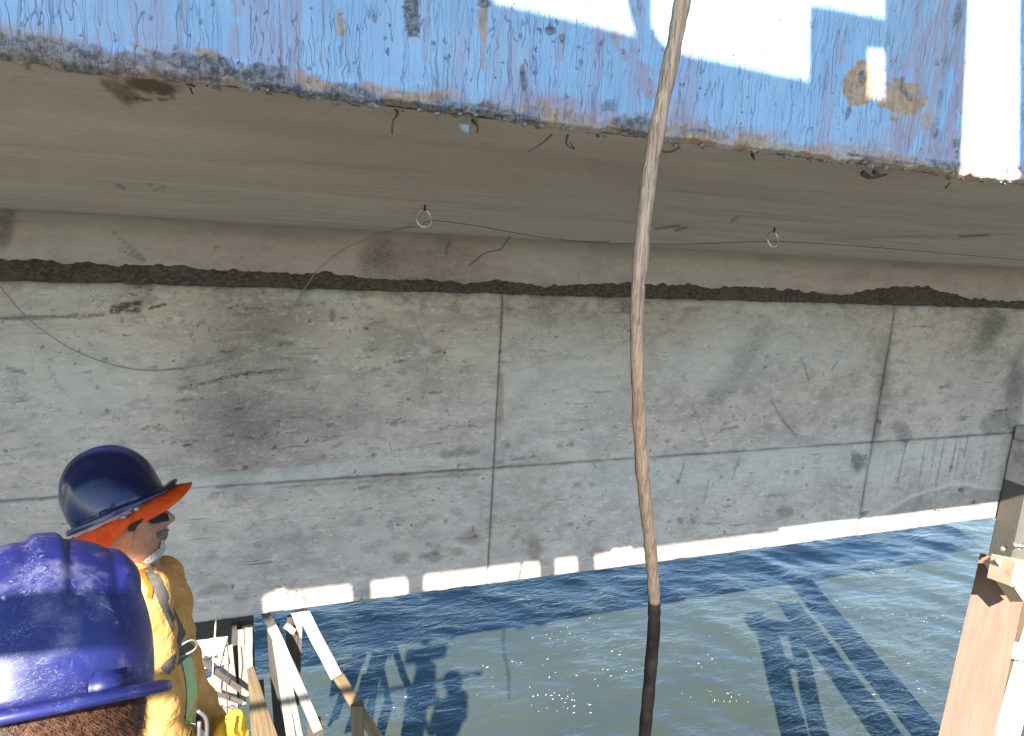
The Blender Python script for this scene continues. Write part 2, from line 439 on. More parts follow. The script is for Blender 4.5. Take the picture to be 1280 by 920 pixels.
M_PINK = mat_simple('pale_pink_headband', (.60, .34, .36), .8, 0, 90, .001, (.66, .42, .42), .2)
M_SHIRT = mat_simple('yellow_orange_shirt', (.56, .27, .075), .85, 0, 34, .014, (.64, .34, .11), .15, 12)
M_COLLAR = mat_simple('orange_shirt_trim', (.62, .10, .008), .85, 0, 60, .003, (.66, .14, .01), .2)
M_STRAP = mat_simple('grey_webbing', (.10, .085, .075), .8, 0, 500, .001, (.13, .11, .095), .2, 90)
M_GREEN = mat_simple('pale_green_tabard', (.36, .50, .22), .8, 0, 50, .003, (.42, .52, .28), .2)
M_SKIN = mat_simple('tanned_skin', (.33, .165, .095), .55, 0, 220, .001, (.40, .21, .125), .4, 50)
M_BEARD = mat_simple('grey_stubble', (.30, .24, .21), .9, 0, 700, .003, (.09, .06, .045), .2, 230)
M_GREYB = mat_simple('white_beard', (.60, .56, .52), .9, 0, 700, .003, (.35, .29, .25), .2, 260)
M_HAIR = mat_simple('dark_hair', (.03, .02, .015), .7, 0, 400, .003)
M_GLASS = mat_simple('dark_glasses', (.01, .01, .012), .12)
M_LIP = mat_simple('lips', (.20, .07, .055), .5)
M_STEEL = mat_simple('buckle_steel', (.26, .25, .24), .5, .7)
M_GLOVE = mat_simple('yellow_glove', (.75, .42, .02), .8, 0, 90, .002, (.8, .5, .05))
M_TROUSER = mat_simple('faded_work_trousers', (.07, .08, .1), .9, 0, 60, .003)
M_BOOT = mat_simple('black_boot_leather', (.02, .018, .016), .6)

# ------------------------------------------------------------------ water
nx, ny = 430, 330
xs = np.linspace(-2.5, 18, nx); ys = np.linspace(3.8, 16, ny)
X, Y = np.meshgrid(xs, ys)
Zs = np.zeros_like(X)
for k in range(26):
    lam = rng.uniform(.16, 1.5); th = rng.normal(1.15, .55); ph = rng.uniform(0, 6.28)
    kx, ky = math.cos(th)*6.283/lam, math.sin(th)*6.283/lam
    Zs += .0030*lam**1.0*np.sin(kx*X+ky*Y+ph+2.5*fbm(X*.7, Y*.7, 50+k, 2))
fade = sm(-2.5, -1.5, X)*(1-sm(17, 18, X))*sm(3.8, 4.4, Y)*(1-sm(15, 16, Y))
P = np.stack([X, Y, ZW+Zs*fade], -1)
wv = grid('water', P, M_WATER); tag(wv, 'green grey river surface rippling under the bridge, deep blue where shaded', 'water', kind='structure')
# the river outwards from that patch to the horizon, as one ring butted to it
bm = bmesh.new()
inn = [(-2.5, 3.8), (18, 3.8), (18, 16), (-2.5, 16)]; out = [(-900, -900), (900, -900), (900, 900), (-900, 900)]
vi = [bm.verts.new((x, y, ZW)) for x, y in inn]; vo = [bm.verts.new((x, y, ZW)) for x, y in out]
for i in range(4): bm.faces.new((vo[i], vo[(i+1) % 4], vi[(i+1) % 4], vi[i]))
tag(from_bm('river', bm, M_WATER), kind='structure')

bm = bmesh.new(); rf = random.Random(21)  # white flecks modelled as solid sun glints on the ripples
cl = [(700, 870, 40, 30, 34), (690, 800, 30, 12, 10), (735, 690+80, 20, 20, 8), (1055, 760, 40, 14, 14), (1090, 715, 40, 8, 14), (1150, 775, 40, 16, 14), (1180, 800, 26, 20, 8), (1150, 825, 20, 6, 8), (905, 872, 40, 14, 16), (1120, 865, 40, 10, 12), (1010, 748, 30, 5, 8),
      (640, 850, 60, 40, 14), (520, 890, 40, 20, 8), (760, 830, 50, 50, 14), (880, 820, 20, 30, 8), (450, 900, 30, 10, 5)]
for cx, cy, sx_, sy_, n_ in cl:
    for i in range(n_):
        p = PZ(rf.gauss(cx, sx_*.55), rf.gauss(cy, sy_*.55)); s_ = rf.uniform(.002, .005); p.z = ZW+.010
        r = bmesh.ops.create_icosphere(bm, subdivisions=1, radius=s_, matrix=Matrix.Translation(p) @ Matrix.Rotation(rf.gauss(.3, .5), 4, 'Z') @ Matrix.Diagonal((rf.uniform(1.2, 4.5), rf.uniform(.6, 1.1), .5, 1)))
tag(from_bm('glint_flecks', bm, mat_simple('glint', (.75, .77, .76), .6)), 'small white foam flecks modelled as solid sun sparkle on the water', 'glint', kind='stuff')

# ------------------------------------------------------------------ the bridge
bridge = empty('road_bridge', (2, YG, ZB), label='concrete road bridge with a blue painted slab edge and a deep grey side girder', cat='bridge')

def seg_mark(px, py, pts, wd, soft=.5):
    """0..1 mask of a stroke given in photo pixels"""
    m = np.zeros_like(px)
    for (x0, y0), (x1, y1) in zip(pts[:-1], pts[1:]):
        dx, dy = x1-x0, y1-y0; L = dx*dx+dy*dy+1e-9
        t = np.clip(((px-x0)*dx+(py-y0)*dy)/L, 0, 1)
        d = np.hypot(px-x0-t*dx, py-y0-t*dy)
        m = np.maximum(m, 1-sm(wd*(1-soft), wd*(1+soft), d))
    return m
def ell_mark(px, py, cx, cy, rx, ry, ang=0, rag=.35, soft=.35, seed=0, fs=.06):
    a = math.radians(ang); dx = px-cx; dy = py-cy
    u = (dx*math.cos(a)+dy*math.sin(a))/rx; v = (-dx*math.sin(a)+dy*math.cos(a))/ry
    d = np.hypot(u, v)+(fbm(px*fs, py*fs, seed, 4)-.5)*2*rag
    return 1-sm(1-soft, 1+soft, d)

def girder_panel(x0, x1, z0, z1, seed, upper):
    dx = .013
    xs = np.arange(x0, x1+1e-6, (x1-x0)/round((x1-x0)/dx)); zs = np.linspace(z0, z1, round((z1-z0)/dx)+1)
    X, Z = np.meshgrid(xs, zs)
    px, py = project(np.stack([X, np.full_like(X, YG), Z], -1))
    de = np.minimum(np.minimum(X-x0, x1-X), np.minimum(Z-z0, z1-Z))
    Yd = .010*(fbm(X*1.1, Z*1.3, 3, 3)-.5)+.004*(fbm(X*9, Z*24, 8, 4)-.5)
    rag = .004+.010*fbm(X*14, Z*14, 21, 4)
    Yd += .007*(1-sm(0, rag, de))
    # torn shallow bits
    t = fbm(X*7, Z*22, 33, 4); Yd += .006*sm(.64, .72, t)
    if upper:   # uneven top arris
        rg = .015*(fbm(X*11, Z*0, 41, 5)-.35); Z = Z+np.where(Z > z1-.09, (Z-z1+.09)/.09*rg, 0)
        Yd += .02*(1-sm(0, .02+.03*fbm(X*9, Z*9, 43, 4), z1-Z))
    else:
        rg = .004*(fbm(X*25, Z*0, 45, 4)-.5); Z = Z+np.where(Z < z0+.03, (z0+.03-Z)/.03*rg, 0)
    A = np.zeros(X.shape+(3,))
    D = np.zeros_like(X); G = np.zeros_like(X); B = np.zeros_like(X)
    E_ = lambda *a, **k: ell_mark(px, py, *a, **k)
    S_ = lambda *a, **k: seg_mark(px, py, *a, **k)
    n1 = fbm(px*.05, py*.1, 5, 5); n2 = fbm(px*.018, py*.018, 6, 4); n3 = fbm(px*.11, py*.2, 9, 4); n4 = fbm(px*.16, py*.42, 19, 4)
    # broad tonal areas
    D += .26*E_(300, 470, 75, 115, 8, rag=.5, soft=.6, seed=61, fs=.02)*(.6+.8*n2)
    D += .24*E_(330, 545, 120, 50, -8, rag=.5, soft=.6, seed=62, fs=.02)
    D += .16*E_(760, 395, 150, 40, 0, rag=.6, soft=.7, seed=63, fs=.02)
    D += .12*E_(420, 680, 260, 45, -8, rag=.4, soft=.7, seed=64, fs=.015)
    D += .13*E_(1240, 450, 60, 80, 0, rag=.5, soft=.7, seed=65, fs=.02)
    D += .4*E_(1238, 415, 14, 32, 25, rag=.5, seed=66)+.4*E_(1268, 490, 12, 45, 5, rag=.5, seed=67)+.4*E_(1243, 530, 20, 13, -20, rag=.6, seed=68)
    D += .3*E_(925, 455, 16, 60, 35, rag=.5, seed=69, soft=.5)+.3*E_(1100, 500, 14, 55, 10, rag=.6, seed=70, soft=.6)+.35*E_(1128, 540, 10, 12, 0, rag=.5, seed=71)
    D += .32*E_(1000, 550, 18, 6, -5, rag=.6, seed=72)
    G += .30*E_(60, 470, 110, 100, 0, rag=.6, soft=.7, seed=73, fs=.015)+.25*E_(1000, 580, 300, 28, -5, rag=.5, soft=.7, seed=74, fs=.02)
    G += .22*E_(700, 480, 80, 70, 0, rag=.6, soft=.8, seed=75, fs=.015)+.3*E_(950, 440, 110, 40, -10, rag=.7, soft=.7, seed=76, fs=.02)
    G += .3*E_(300, 600, 330, 9, -6, rag=.5, soft=.7, seed=77)
    # top arris bright and chipped, joint line dark
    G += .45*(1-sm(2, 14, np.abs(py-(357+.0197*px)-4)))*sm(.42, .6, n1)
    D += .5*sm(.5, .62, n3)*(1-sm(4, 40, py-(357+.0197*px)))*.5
    # horizontal streaks
    for (a, b, wd, s) in [([(0, 398), (80, 396), (130, 393)], 1, 2.2, .8), ([(140, 385), (175, 378)], 1, 3.2, .9), ([(140, 389), (173, 388)], 1, 3.0, .9), ([(188, 385), (207, 380)], 1, 1.8, .8),
                          ([(8, 460), (32, 466)], 1, 1.8, .7), ([(250, 480), (300, 468), (360, 462)], 1, 2, .45), ([(640, 575), (668, 570)], 1, 1.6, .6),
                          ([(340, 610), (600, 592)], 1, 2.0, .35)]:
        D += s*S_(a, wd)*sm(.3, .5, n3+.12)
    rs = random.Random(5)
    for i in range(150):
        cx = rs.uniform(0, 1270); cy = rs.uniform(375, 740); 
        if rs.random() < .55: cx = rs.uniform(0, 640); cy = rs.uniform(380, 580)
        L = rs.uniform(5, 26); an = rs.uniform(-.25, .1); wd = rs.uniform(.9, 2.4)
        D += rs.uniform(.2, .6)*S_([(cx, cy), (cx+L*math.cos(an)*.5, cy+L*math.sin(an)*.5+rs.uniform(-2, 2)), (cx+L*math.cos(an), cy+L*math.sin(an))], wd, soft=.9)*sm(.40, .58, n4)
    for i in range(75):
        cx = rs.uniform(0, 1270); cy = rs.uniform(375, 690)
        D += rs.uniform(.3, .75)*E_(cx, cy, rs.uniform(1.2, 4), rs.uniform(1, 3.4), rs.uniform(-60, 60), rag=.5, seed=200+i, fs=.2)
    # leaning scratches right of the stick
    for p, s in (([(964, 500), (978, 525), (996, 546)], .55), ([(866, 505), (876, 535), (884, 560)], .35), ([(1001, 447), (1012, 476)], .6), ([(1040, 462), (1047, 452)], .6), ([(848, 605), (855, 580)], .5),
                 ([(880, 628), (886, 600)], .35), ([(1120, 610), (1130, 565), (1133, 552)], .5), ([(1187, 590), (1193, 565), (1195, 553)], .5), ([(1205, 570), (1210, 545)], .55),
                 ([(915, 600), (924, 570)], .4), ([(60, 455), (72, 480), (90, 500)], .35), ([(225, 392), (245, 430)], .25), ([(500, 360), (520, 400), (532, 430)], .25), ([(436, 370), (452, 400)], .2)):
        D += s*S_(p, 1.15, soft=.9)*sm(.25, .5, fbm(px*.2, py*.2, 77, 3)+.12)
    # upright washed streaks low on the right bay
    st = fbm(px*.28+py*.05, py*.012, 90, 3); D += .42*sm(.55, .75, st)*E_(1165, 580, 75, 34, -6, rag=.3, soft=.5, seed=91)
    # knocked patch near the right joint
    D += .85*E_(1072, 578, 10, 12, 0, rag=.7, seed=92, fs=.18)
    D += .5*E_(416, 394, 4, 8, 0, rag=.4, seed=93, fs=.2)
    # damp wavy edge at the foot, with mineral line
    bot = 806.8-.124*px
    lim = 26+22*np.exp(-((px-1190)/70)**2)+6*(fbm(px*.02, py*0, 95, 3)-.5)*2+(px < 700)*0
    hgt = bot-py
    damp = (1-sm(lim-3, lim+2, hgt))*sm(700, 860, px); D += .20*damp
    G += .45*np.exp(-((hgt-lim-2)/2.2)**2)*sm(860, 980, px)
    # brown blotches in pairs along the foot
    for (x, y, rx, ry) in [(500, 697, 13, 8), (538, 696, 14, 7), (588, 672, 16, 9), (575, 690, 8, 5), (668, 688, 8, 12), (715, 655, 4, 3), (737, 655, 4, 3), (722, 606, 6, 3), (740, 606, 4, 3), (745, 690, 9, 6), (982, 640, 11, 8), (984, 590, 4, 3), (996, 591, 4, 3), (850, 652, 4, 3), (865, 650, 3, 3),
                           (575, 565, 10, 6), (558, 568, 7, 5), (590, 566, 6, 4), (700, 558, 5, 3), (714, 556, 4, 3), (380, 750, 20, 5), (270, 738, 22, 8), (300, 745, 14, 6)]:
        B += .45*E_(x, y, rx, ry, -5, rag=.5, soft=.5, seed=int(x), fs=.09)
    B += .35*E_(650, 640, 30, 60, 30, rag=.5, soft=.7, seed=99, fs=.05)*n1+.22*E_(780, 380, 26, 16, 10, rag=.5, soft=.6, seed=98)
    B += .10*(1-sm(0, 30, hgt))
    # drip stains below the mid joint
    mj = 628-.069*px
    D += .3*np.exp(-((py-mj)/2.4)**2)*sm(.3, .55, n1)
    # stuck pebble
    G += .6*E_(531, 439, 6, 5, 20, rag=.3, seed=97, fs=.2)
    D += .12*np.exp(-((X-XJ1)/.016)**2)+.3*np.exp(-((X-XJ2)/.03)**2)*(.5+n1)
    # cement smear along the first joint, dark notch halfway
    B += .4*E_(1.0*626, 500, 3.2, 34, 2, rag=.5, seed=88, fs=.12)
    A[..., 0] = np.clip(D, 0, .95); A[..., 1] = np.clip(G, 0, .8); A[..., 2] = np.clip(B, 0, .8)
    P = np.stack([X, YG+Yd, Z], -1)
    # wrap the sheet round its four sides so the panel is a solid slab
    def ring(P, A):
        top = P[-1:].copy(); top[..., 1] = YG+.10; bot_ = P[:1].copy(); bot_[..., 1] = YG+.10
        P = np.concatenate([bot_, P, top]); A = np.concatenate([A[:1], A, A[-1:]])
        l = P[:, :1].copy(); l[..., 1] = YG+.10; r = P[:, -1:].copy(); r[..., 1] = YG+.10
        return np.concatenate([l, P, r], 1), np.concatenate([A[:, :1], A, A[:, -1:]], 1)
    P, A = ring(P, A)
    return grid('concrete_panel', P, M_GIRDER, bridge, A)
gp = .0035
XL, XR = -7.0, 10.8
for r, (z0, z1) in enumerate(((ZB, ZM-gp), (ZM+gp, ZT))):
    for c, (a, b) in enumerate(((XL, XJ1-gp), (XJ1+gp, XJ2-gp), (XJ2+gp, XR))):
        girder_panel(a, b, z0, z1, r*3+c, r == 1)
box('girder_core', XL, XR, YG+.06, YG+.42, ZB+.012, ZT+.02, M_GIRDER, bridge, bevel=0)

# dark mortar bed between girder and slab haunch, with a ragged upper edge
xs = np.linspace(XL, XR, 900); zs = np.linspace(0, 1, 14)
X, T = np.meshgrid(xs, zs)
px0, _ = project(np.stack([X, np.full_like(X, YG), np.full_like(X, ZT)], -1))
hb = .112+.085*(fbm(X*1.6, T*0, 12, 3)-.5)+.035*(fbm(X*9, T*0, 14, 4)-.5)
hb = hb+.024*(fbm(X*45, T*0, 16, 4)-.5)
hb = hb-.045*np.exp(-((px0-500)/70)**2)-.03*np.exp(-((px0-700)/40)**2)+.05*np.exp(-((px0-1150)/60)**2)+.02*np.exp(-((px0-830)/60)**2)-.04*sm(1180, 1300, px0)
Zm = ZT-.03+(hb+.03)*T
Ym = YG+.045+.045*T+.016*(fbm(X*16, Zm*16, 15, 5)-.5)-.02*np.sin(T*math.pi)*fbm(X*5, T*3, 18, 3)
grid('mortar_bed', np.stack([X, Ym, Zm], -1), M_MORTAR, bridge)

# haunch: curves up from the mortar into the soffit
u = np.linspace(-.62, 2.3, 560); 
prof = []
FY = YG-.17; FZ = ZF+.0022+(0-ZF)*((FY-YF-.022)/(YG-YF-.022))**.9
for t in np.linspace(0, 1, 22):
    prof.append((YG+.085, ZT+.0+(-ZT-.115)*t))
for a in np.linspace(0, 1, 16)[1:]:
    q = a*math.pi/2; prof.append((FY+(YG+.085-FY)*math.cos(q), -.115+(FZ+.115)*math.sin(q)))
prof = np.array(prof)
X = np.repeat((u*YG)[None], len(prof), 0); Y = np.repeat(prof[:, :1], len(u), 1); Z = np.repeat(prof[:, 1:], len(u), 1)
px, py = project(np.stack([X, Y, Z], -1))
Y = Y+.012*(fbm(X*1.5, Z*3, 71, 4)-.5)
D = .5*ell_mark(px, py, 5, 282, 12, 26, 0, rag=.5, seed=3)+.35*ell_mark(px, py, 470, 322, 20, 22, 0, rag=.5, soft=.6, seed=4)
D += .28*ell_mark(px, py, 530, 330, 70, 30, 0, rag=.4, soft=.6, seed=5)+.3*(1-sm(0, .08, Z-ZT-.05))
for p in ([(140, 288), (165, 312), (180, 325)], [(150, 312), (178, 326)], [(560, 300), (556, 322)]): D += .5*seg_mark(px, py, p, 1.5)
G = .22*ell_mark(px, py, 680, 322, 55, 18, 0, rag=.4, soft=.5, seed=6, fs=.09)+.2*ell_mark(px, py, 120, 300, 120, 22, 0, rag=.5, soft=.6, seed=7, fs=.03)
G += .25*ell_mark(px, py, 70, 269, 60, 2.5, 1, rag=.5, seed=8)+.15*ell_mark(px, py, 900, 335, 130, 18, 3, rag=.5, soft=.6, seed=9, fs=.03)
A = np.stack([np.clip(D, 0, .9), np.clip(G, 0, .6), 0*D], -1)
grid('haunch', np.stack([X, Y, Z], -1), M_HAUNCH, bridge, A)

# soffit of the cantilever
vv = np.linspace(0, 1, 150); Y0 = YF+.022; Yr = Y0*((YG+.004)/Y0)**vv
U, YY = np.meshgrid(u, Yr); X = U*YY
X[:, 0] = XL; X[:, -1] = XR
Z = ZF+.003+(0-ZF)*((YY-Y0)/(YG-Y0))**.9
Z = Z+.006*(fbm(X*2, YY*5, 81, 4)-.5)*sm(0, .05, vv)[:, None]*(1-sm(.93, 1, vv))[:, None]
px, py = project(np.stack([X, YY, Z], -1))
D = .2*ell_mark(px, py, 600, 200, 330, 45, 10, rag=.5, soft=.7, seed=30, fs=.01)+.12*ell_mark(px, py, 1000, 240, 250, 30, 8, rag=.5, soft=.7, seed=31, fs=.01)
for i, p in enumerate(([(700, 303), (760, 302)], [(820, 286), (850, 282)], [(845, 288), (858, 284)], [(1200, 296), (1236, 294)], [(1030, 300), (1120, 296), (1270, 292)], [(915, 276), (922, 271)], [(145, 230), (155, 236)], [(185, 228), (192, 238), (205, 234)])):
    D += (.5, .5, .6, .5, .18, .5, .7, .6)[i]*seg_mark(px, py, p, 1.6)
G = .3*ell_mark(px, py, 190, 235, 16, 4, 0, rag=.5, seed=34)+.28*ell_mark(px, py, 780, 297, 120, 5, 1, rag=.4, soft=.6, seed=35)
G += .22*ell_mark(px, py, 120, 180, 190, 40, 6, rag=.7, soft=.7, seed=36, fs=.02)+.3*ell_mark(px, py, 100, 104, 36, 8, 5, rag=.4, soft=.4, seed=37, fs=.05)+.16*ell_mark(px, py, 150, 240, 300, 14, 2, rag=.7, soft=.7, seed=39, fs=.02)
Bm = .85*ell_mark(px, py, 185, 106, 34, 10, 8, rag=.5, seed=40, fs=.07)+.65*ell_mark(px, py, 152, 116, 26, 10, 25, rag=.6, seed=42, fs=.09)+.6*ell_mark(px, py, 34, 82, 4, 6, 0, rag=.3, seed=44)
Bm += .8*seg_mark(px, py, [(160, 122), (180, 125), (205, 124)], 1.8)*sm(.4, .55, fbm(px*.2, py*.2, 46, 3))+.6*seg_mark(px, py, [(200, 118), (214, 117), (216, 123), (205, 125)], 1.2)
A = np.stack([np.clip(D, 0, .9), np.clip(G, 0, .6), np.clip(Bm, 0, .92)], -1)
grid('soffit', np.stack([X, YY, Z], -1), M_SOFFIT, bridge, A)

# painted slab edge, its lower lip broken and crusted
xs = np.concatenate([np.linspace(XL, -.6, 14), np.arange(-.55, 2.0, .0029), np.linspace(2.05, XR, 30)])
zz = np.concatenate([np.arange(0, .21, .0021), np.linspace(.213, 1.15, 24)])
X, H = np.meshgrid(xs, zz)
edge = .012*(fbm(X*9, H*0, 101, 3)-.5)+.010*(fbm(X*42, H*0, 103, 4)-.5)
Z = ZF+H+edge*(1-sm(0, .035, H))
Y = YF+.004*(fbm(X*6, H*5, 105, 3)-.5)+.0016*(fbm(X*60, H*10, 107, 3)-.5)*(1-sm(.2, .25, H))
low = 1-sm(0, .027+.04*fbm(X*12, H*0+3, 109, 3), H)
Y = Y+low*(.016*(fbm(X*38, H*60, 111, 4)-.62))+.012*(1-sm(0, .008, H))
px, py = project(np.stack([X, Y, Z], -1))
nA = fbm(X*28, H*60, 113, 5); nB = fbm(X*9, H*22, 115, 4); nC = fbm(X*70, H*95, 117, 4)
crust = sm(.35, .65, low*1.15+(nC-.5)*.7)
R = np.clip(crust*sm(.44, .58, nB+.10*(1-sm(250, 400, px))-.05), 0, 1)*.9
Gc = np.clip(crust*sm(.42, .55, 1-nB+.03)*.8+.9*sm(.60, .66, nA)*(1-sm(.015, .05, H)), 0, 1)*.85
Pk = .75*(1-sm(.0, .05, H-.02*nB))*sm(.35, .6, nA)
E_ = lambda *a, **k: ell_mark(px, py, *a, **k)
S_ = lambda *a, **k: seg_mark(px, py, *a, **k)
# primer islands round the small sunlit slot
Gc += E_(1074, 106, 19, 29, 8, rag=.30, soft=.05, seed=120, fs=.09)+E_(1127, 122, 26, 23, 15, rag=.6, soft=.05, seed=121, fs=.10)+.6*E_(1160, 150, 9, 13, 0, rag=.2, soft=.3, seed=122)
Gc += .9*E_(262, 72, 20, 9, 22, rag=.6, soft=.2, seed=124, fs=.12)+.8*S_([(163, 54), (185, 64), (212, 73), (240, 76)], 2.2)+.8*E_(425, 30, 6, 20, -8, rag=.6, seed=126, fs=.12)+.8*E_(603, 22, 6, 28, 0, rag=.7, seed=127, fs=.12)
Gc += .75*E_(690, 148, 8, 6, 0, rag=.3, seed=128)+.7*E_(604, 70, 3, 20, 0, rag=.6, seed=129)+.6*E_(35, 66, 30, 6, 5, rag=.8, seed=130, fs=.1)+.55*E_(600, 147, 60, 5, 12, rag=.8, seed=131, fs=.1)
Rg = E_(513, 22, 10, 24, -12, rag=.6, soft=.12, seed=132, fs=.12)+E_(516, 4, 8, 8, 0, rag=.3, seed=133)+E_(605, 4, 8, 5, 0, rag=.4, seed=134)+.9*E_(688, 38, 7, 6, 20, rag=.5, soft=.2, seed=135, fs=.15)+.9*E_(703, 48, 4, 6, 0, rag=.5, soft=.2, seed=136)
Rg += .9*E_(654, 97, 3, 20, -4, rag=.4, soft=.2, seed=137, fs=.1)+.9*E_(1197, 14, 5, 11, 5, rag=.3, soft=.2, seed=138)+.8*E_(1078, 96, 5, 9, 0, rag=.3, soft=.25, seed=139)+.8*S_([(1128, 98), (1126, 108), (1138, 124)], 2.6)+.8*E_(1060, 140, 3, 9, 15, rag=.3, seed=140)
Rg += .6*E_(760, 132, 10, 7, 0, rag=.7, seed=141, fs=.15)+.9*E_(793, 158, 24, 13, 10, rag=.5, soft=.3, seed=142, fs=.1)+.5*S_([(1184, 70), (1176, 120), (1168, 170)], 4)*nA*1.6
Rg += .9*S_([(1195, 170), (1194, 215)], 4)*sm(.4, .55, nC)+.8*S_([(1060, 192), (1110, 200), (1195, 212)], 1.5)
Pk += .8*S_([(770, 45), (790, 75), (815, 120)], 9)*sm(.36, .5, nA+.05)+.55*S_([(800, 75), (830, 110)], 5)*sm(.4, .5, nA)
Pk += .95*sm(1105, 1178, px+(nB-.5)*50-.22*(py-0)*-1)*(px < 1206)*sm(.30, .55, fbm(px*.14+py*.03, py*.02, 144, 4))
for (x, wd) in ((292, 7), (368, 3), (400, 3), (120, 2), (225, 3), (700, 3), (1050, 6), (350, 3), (530, 3)):
    Pk += .55*S_([(x+6, 0), (x, 60), (x+1, 75)], wd)*sm(.35, .5, nA+.05)
Pk += .7*E_(850, 145, 16, 22, 0, rag=.6, soft=.4, seed=146, fs=.08)+.5*E_(690, 130, 60, 14, 8, rag=.8, soft=.5, seed=147, fs=.06)
Rg += .75*crust*(px < 330)*sm(.35, .5, nA)
rs = random.Random(9)
for i in range(70):
    cx = rs.uniform(0, 1200); cy = rs.uniform(0, 70+.12*cx)
    Rg += .7*E_(cx, cy, rs.uniform(.8, 2.4), rs.uniform(1, 5), rs.uniform(-25, 25), rag=.5, seed=300+i, fs=.2)
A = np.stack([np.clip(R+Rg, 0, .95), np.clip(Gc, 0, .95), np.clip(Pk, 0, .85)], -1)
P = np.stack([X, Y, Z], -1)
lip = P[:1].copy(); lip[..., 1] = YF+.03; lip[..., 2] = ZF+.004+.2*edge[:1]
P = np.concatenate([lip, P]); A = np.concatenate([A[:1]*0+np.array([.9, .2, 0]), A])
grid('painted_slab_edge', P, M_PAINT, bridge, A)
box('deck_slab', XL, XR, YF+.06, 9.4, ZF+.03, .55, M_HAUNCH, bridge, bevel=0)
bm = bmesh.new()   # solid concrete between soffit sheet and deck
pr = [(YF+.05, ZF+.02), (YG+.5, .014), (YG+.5, ZF+.028), (YF+.05, ZF+.028)]
va = [bm.verts.new((XL, y, z)) for y, z in pr]; vb = [bm.verts.new((XR, y, z)) for y, z in pr]
bm.faces.new(va); bm.faces.new(vb[::-1])
for i in range(4): bm.faces.new((va[i], vb[i], vb[(i+1) % 4], va[(i+1) % 4]))
from_bm('slab_wedge', bm, M_HAUNCH, bridge)
box('haunch_core', XL, XR, YG+.11, YG+.44, ZT+.022, .012, M_HAUNCH, bridge, bevel=0)
box('parapet', XL, XR, YF+.03, YF+.3, .56, 1.14, M_HAUNCH, bridge, bevel=.01)
box('rear_girder', XL, XR, 7.9, 8.3, ZB, ZF+.02, M_GIRDER, bridge, bevel=.01)

# drips of set grout and root hairs under the lip
def hang(pts, r, mat, name='grout_drip', d=.85):
    P = [PY(x, y, YF+.03+(.0 if k == 0 else .004*k)) for k, (x, y) in enumerate(pts)]
    tube(name, spline(P, 10), [r*(1-.6*i/10)+.0003 for i in range(11)], mat, bridge, n=6, rough=.2)
M_GROUT = mat_simple('dark_grout', (.07, .045, .035), .95, 0, 200, .002, (.12, .085, .06))
for pts, r in (([(492, 133), (497, 142), (491, 152), (490, 168)], .0022), ([(500, 132), (504, 140)], .002), ([(222, 97), (233, 101), (241, 118)], .002), ([(217, 96), (227, 97)], .003),
               ([(590, 150), (597, 158), (596, 166)], .0022), ([(690, 168), (676, 180), (660, 190)], .0015), ([(710, 168), (708, 180), (718, 186), (712, 178)], .0015),
               ([(808, 182), (835, 190), (850, 184)], .0025), ([(1182, 235), (1188, 228)], .002), ([(1078, 216), (1090, 222), (1108, 218)], .005), ([(1092, 215), (1103, 220)], .004),
               ([(940, 192), (943, 200)], .003), ([(560, 140), (565, 128), (563, 118)], .003)):
    hang(pts, r, M_GROUT)
# crusty lumps of concrete along the broken lip
bm = bmesh.new()
for i in range(150):
    x = random.uniform(-.4, 1.75); s = random.uniform(.0015, .0055)
    c = Vector((x, YF+random.uniform(-.004, .02), ZF+random.uniform(-.004, .008)))
    r = bmesh.ops.create_icosphere(bm, subdivisions=1, radius=s, matrix=Matrix.Translation(c) @ Matrix.Diagonal((random.uniform(1, 2.2), 1, random.uniform(.6, 1.1), 1)))
    for v in r['verts']: v.co += Vector((random.uniform(-1, 1), random.uniform(-1, 1), random.uniform(-1, 1)))*s*.25
tag(from_bm('concrete_crumbs', bm, mat_simple('crumbly_concrete', (.13, .10, .085), .95, 0, 200, .002, (.34, .26, .22), nsc=140), bridge), kind='stuff')

# ------------------------------------------------------------------ rings and wires under the soffit
def soffit_z(Y): return ZF+.003+(0-ZF)*(max(0, Y-Y0)/(YG-Y0))**.9
def on_soffit(px, py, gap=.02):
    lo, hi = .9, YG
    for _ in range(50):
        md = (lo+hi)/2; p = PY(px, py, md)
        if p.z > soffit_z(md)-gap: hi = md
        else: lo = md
    return PY(px, py, lo)
def ring(px, py, label):
    c = on_soffit(px, py, .045); Yr = c.y; R = .030
    t = empty('steel_ring', c, label=label, cat='ring', group='steel rings under the soffit')
    bm = bmesh.new(); pts = [c+Vector((math.sin(a)*R*.85, .25*R*math.cos(a), math.cos(a)*R)) for a in np.linspace(.25, math.tau-.1, 30)]
    tube_bm(bm, pts, .0042, 8); from_bm('ring_loop', bm, M_RING, t, True)
    top = c+Vector((.002, .0, R)); tube('shank', [top-Vector((0, 0, .004)), Vector((top.x, top.y, soffit_z(Yr)+.004))], .004, M_RUST, t, 8)
    return c
c1 = ring(530, 273, 'steel wire ring hanging from the soffit left of the stick, above the curled wire')
c2 = ring(966, 299, 'steel wire ring hanging from the soffit right of the stick')
Yw = c1.y
wp = [(1282, 325), (1150, 314), (1060, 307), (972, 301)]
def wire(name, pts, r, mat, label, n=40):
    o = tube(name, spline(pts, n), r, mat, None, 6); return tag(o, label, 'wire')
wire('tie_wire', [on_soffit(x, y, .05 if 500 < x < 1000 else .03) for x, y in [(1300, 327), (1150, 314), (1060, 307), (966, 302), (860, 305), (760, 304), (680, 297), (600, 283), (545, 276), (530, 278)]], .0019, M_DWIRE,
     'dark thin wire strung between the two rings and on to the right edge', 80)
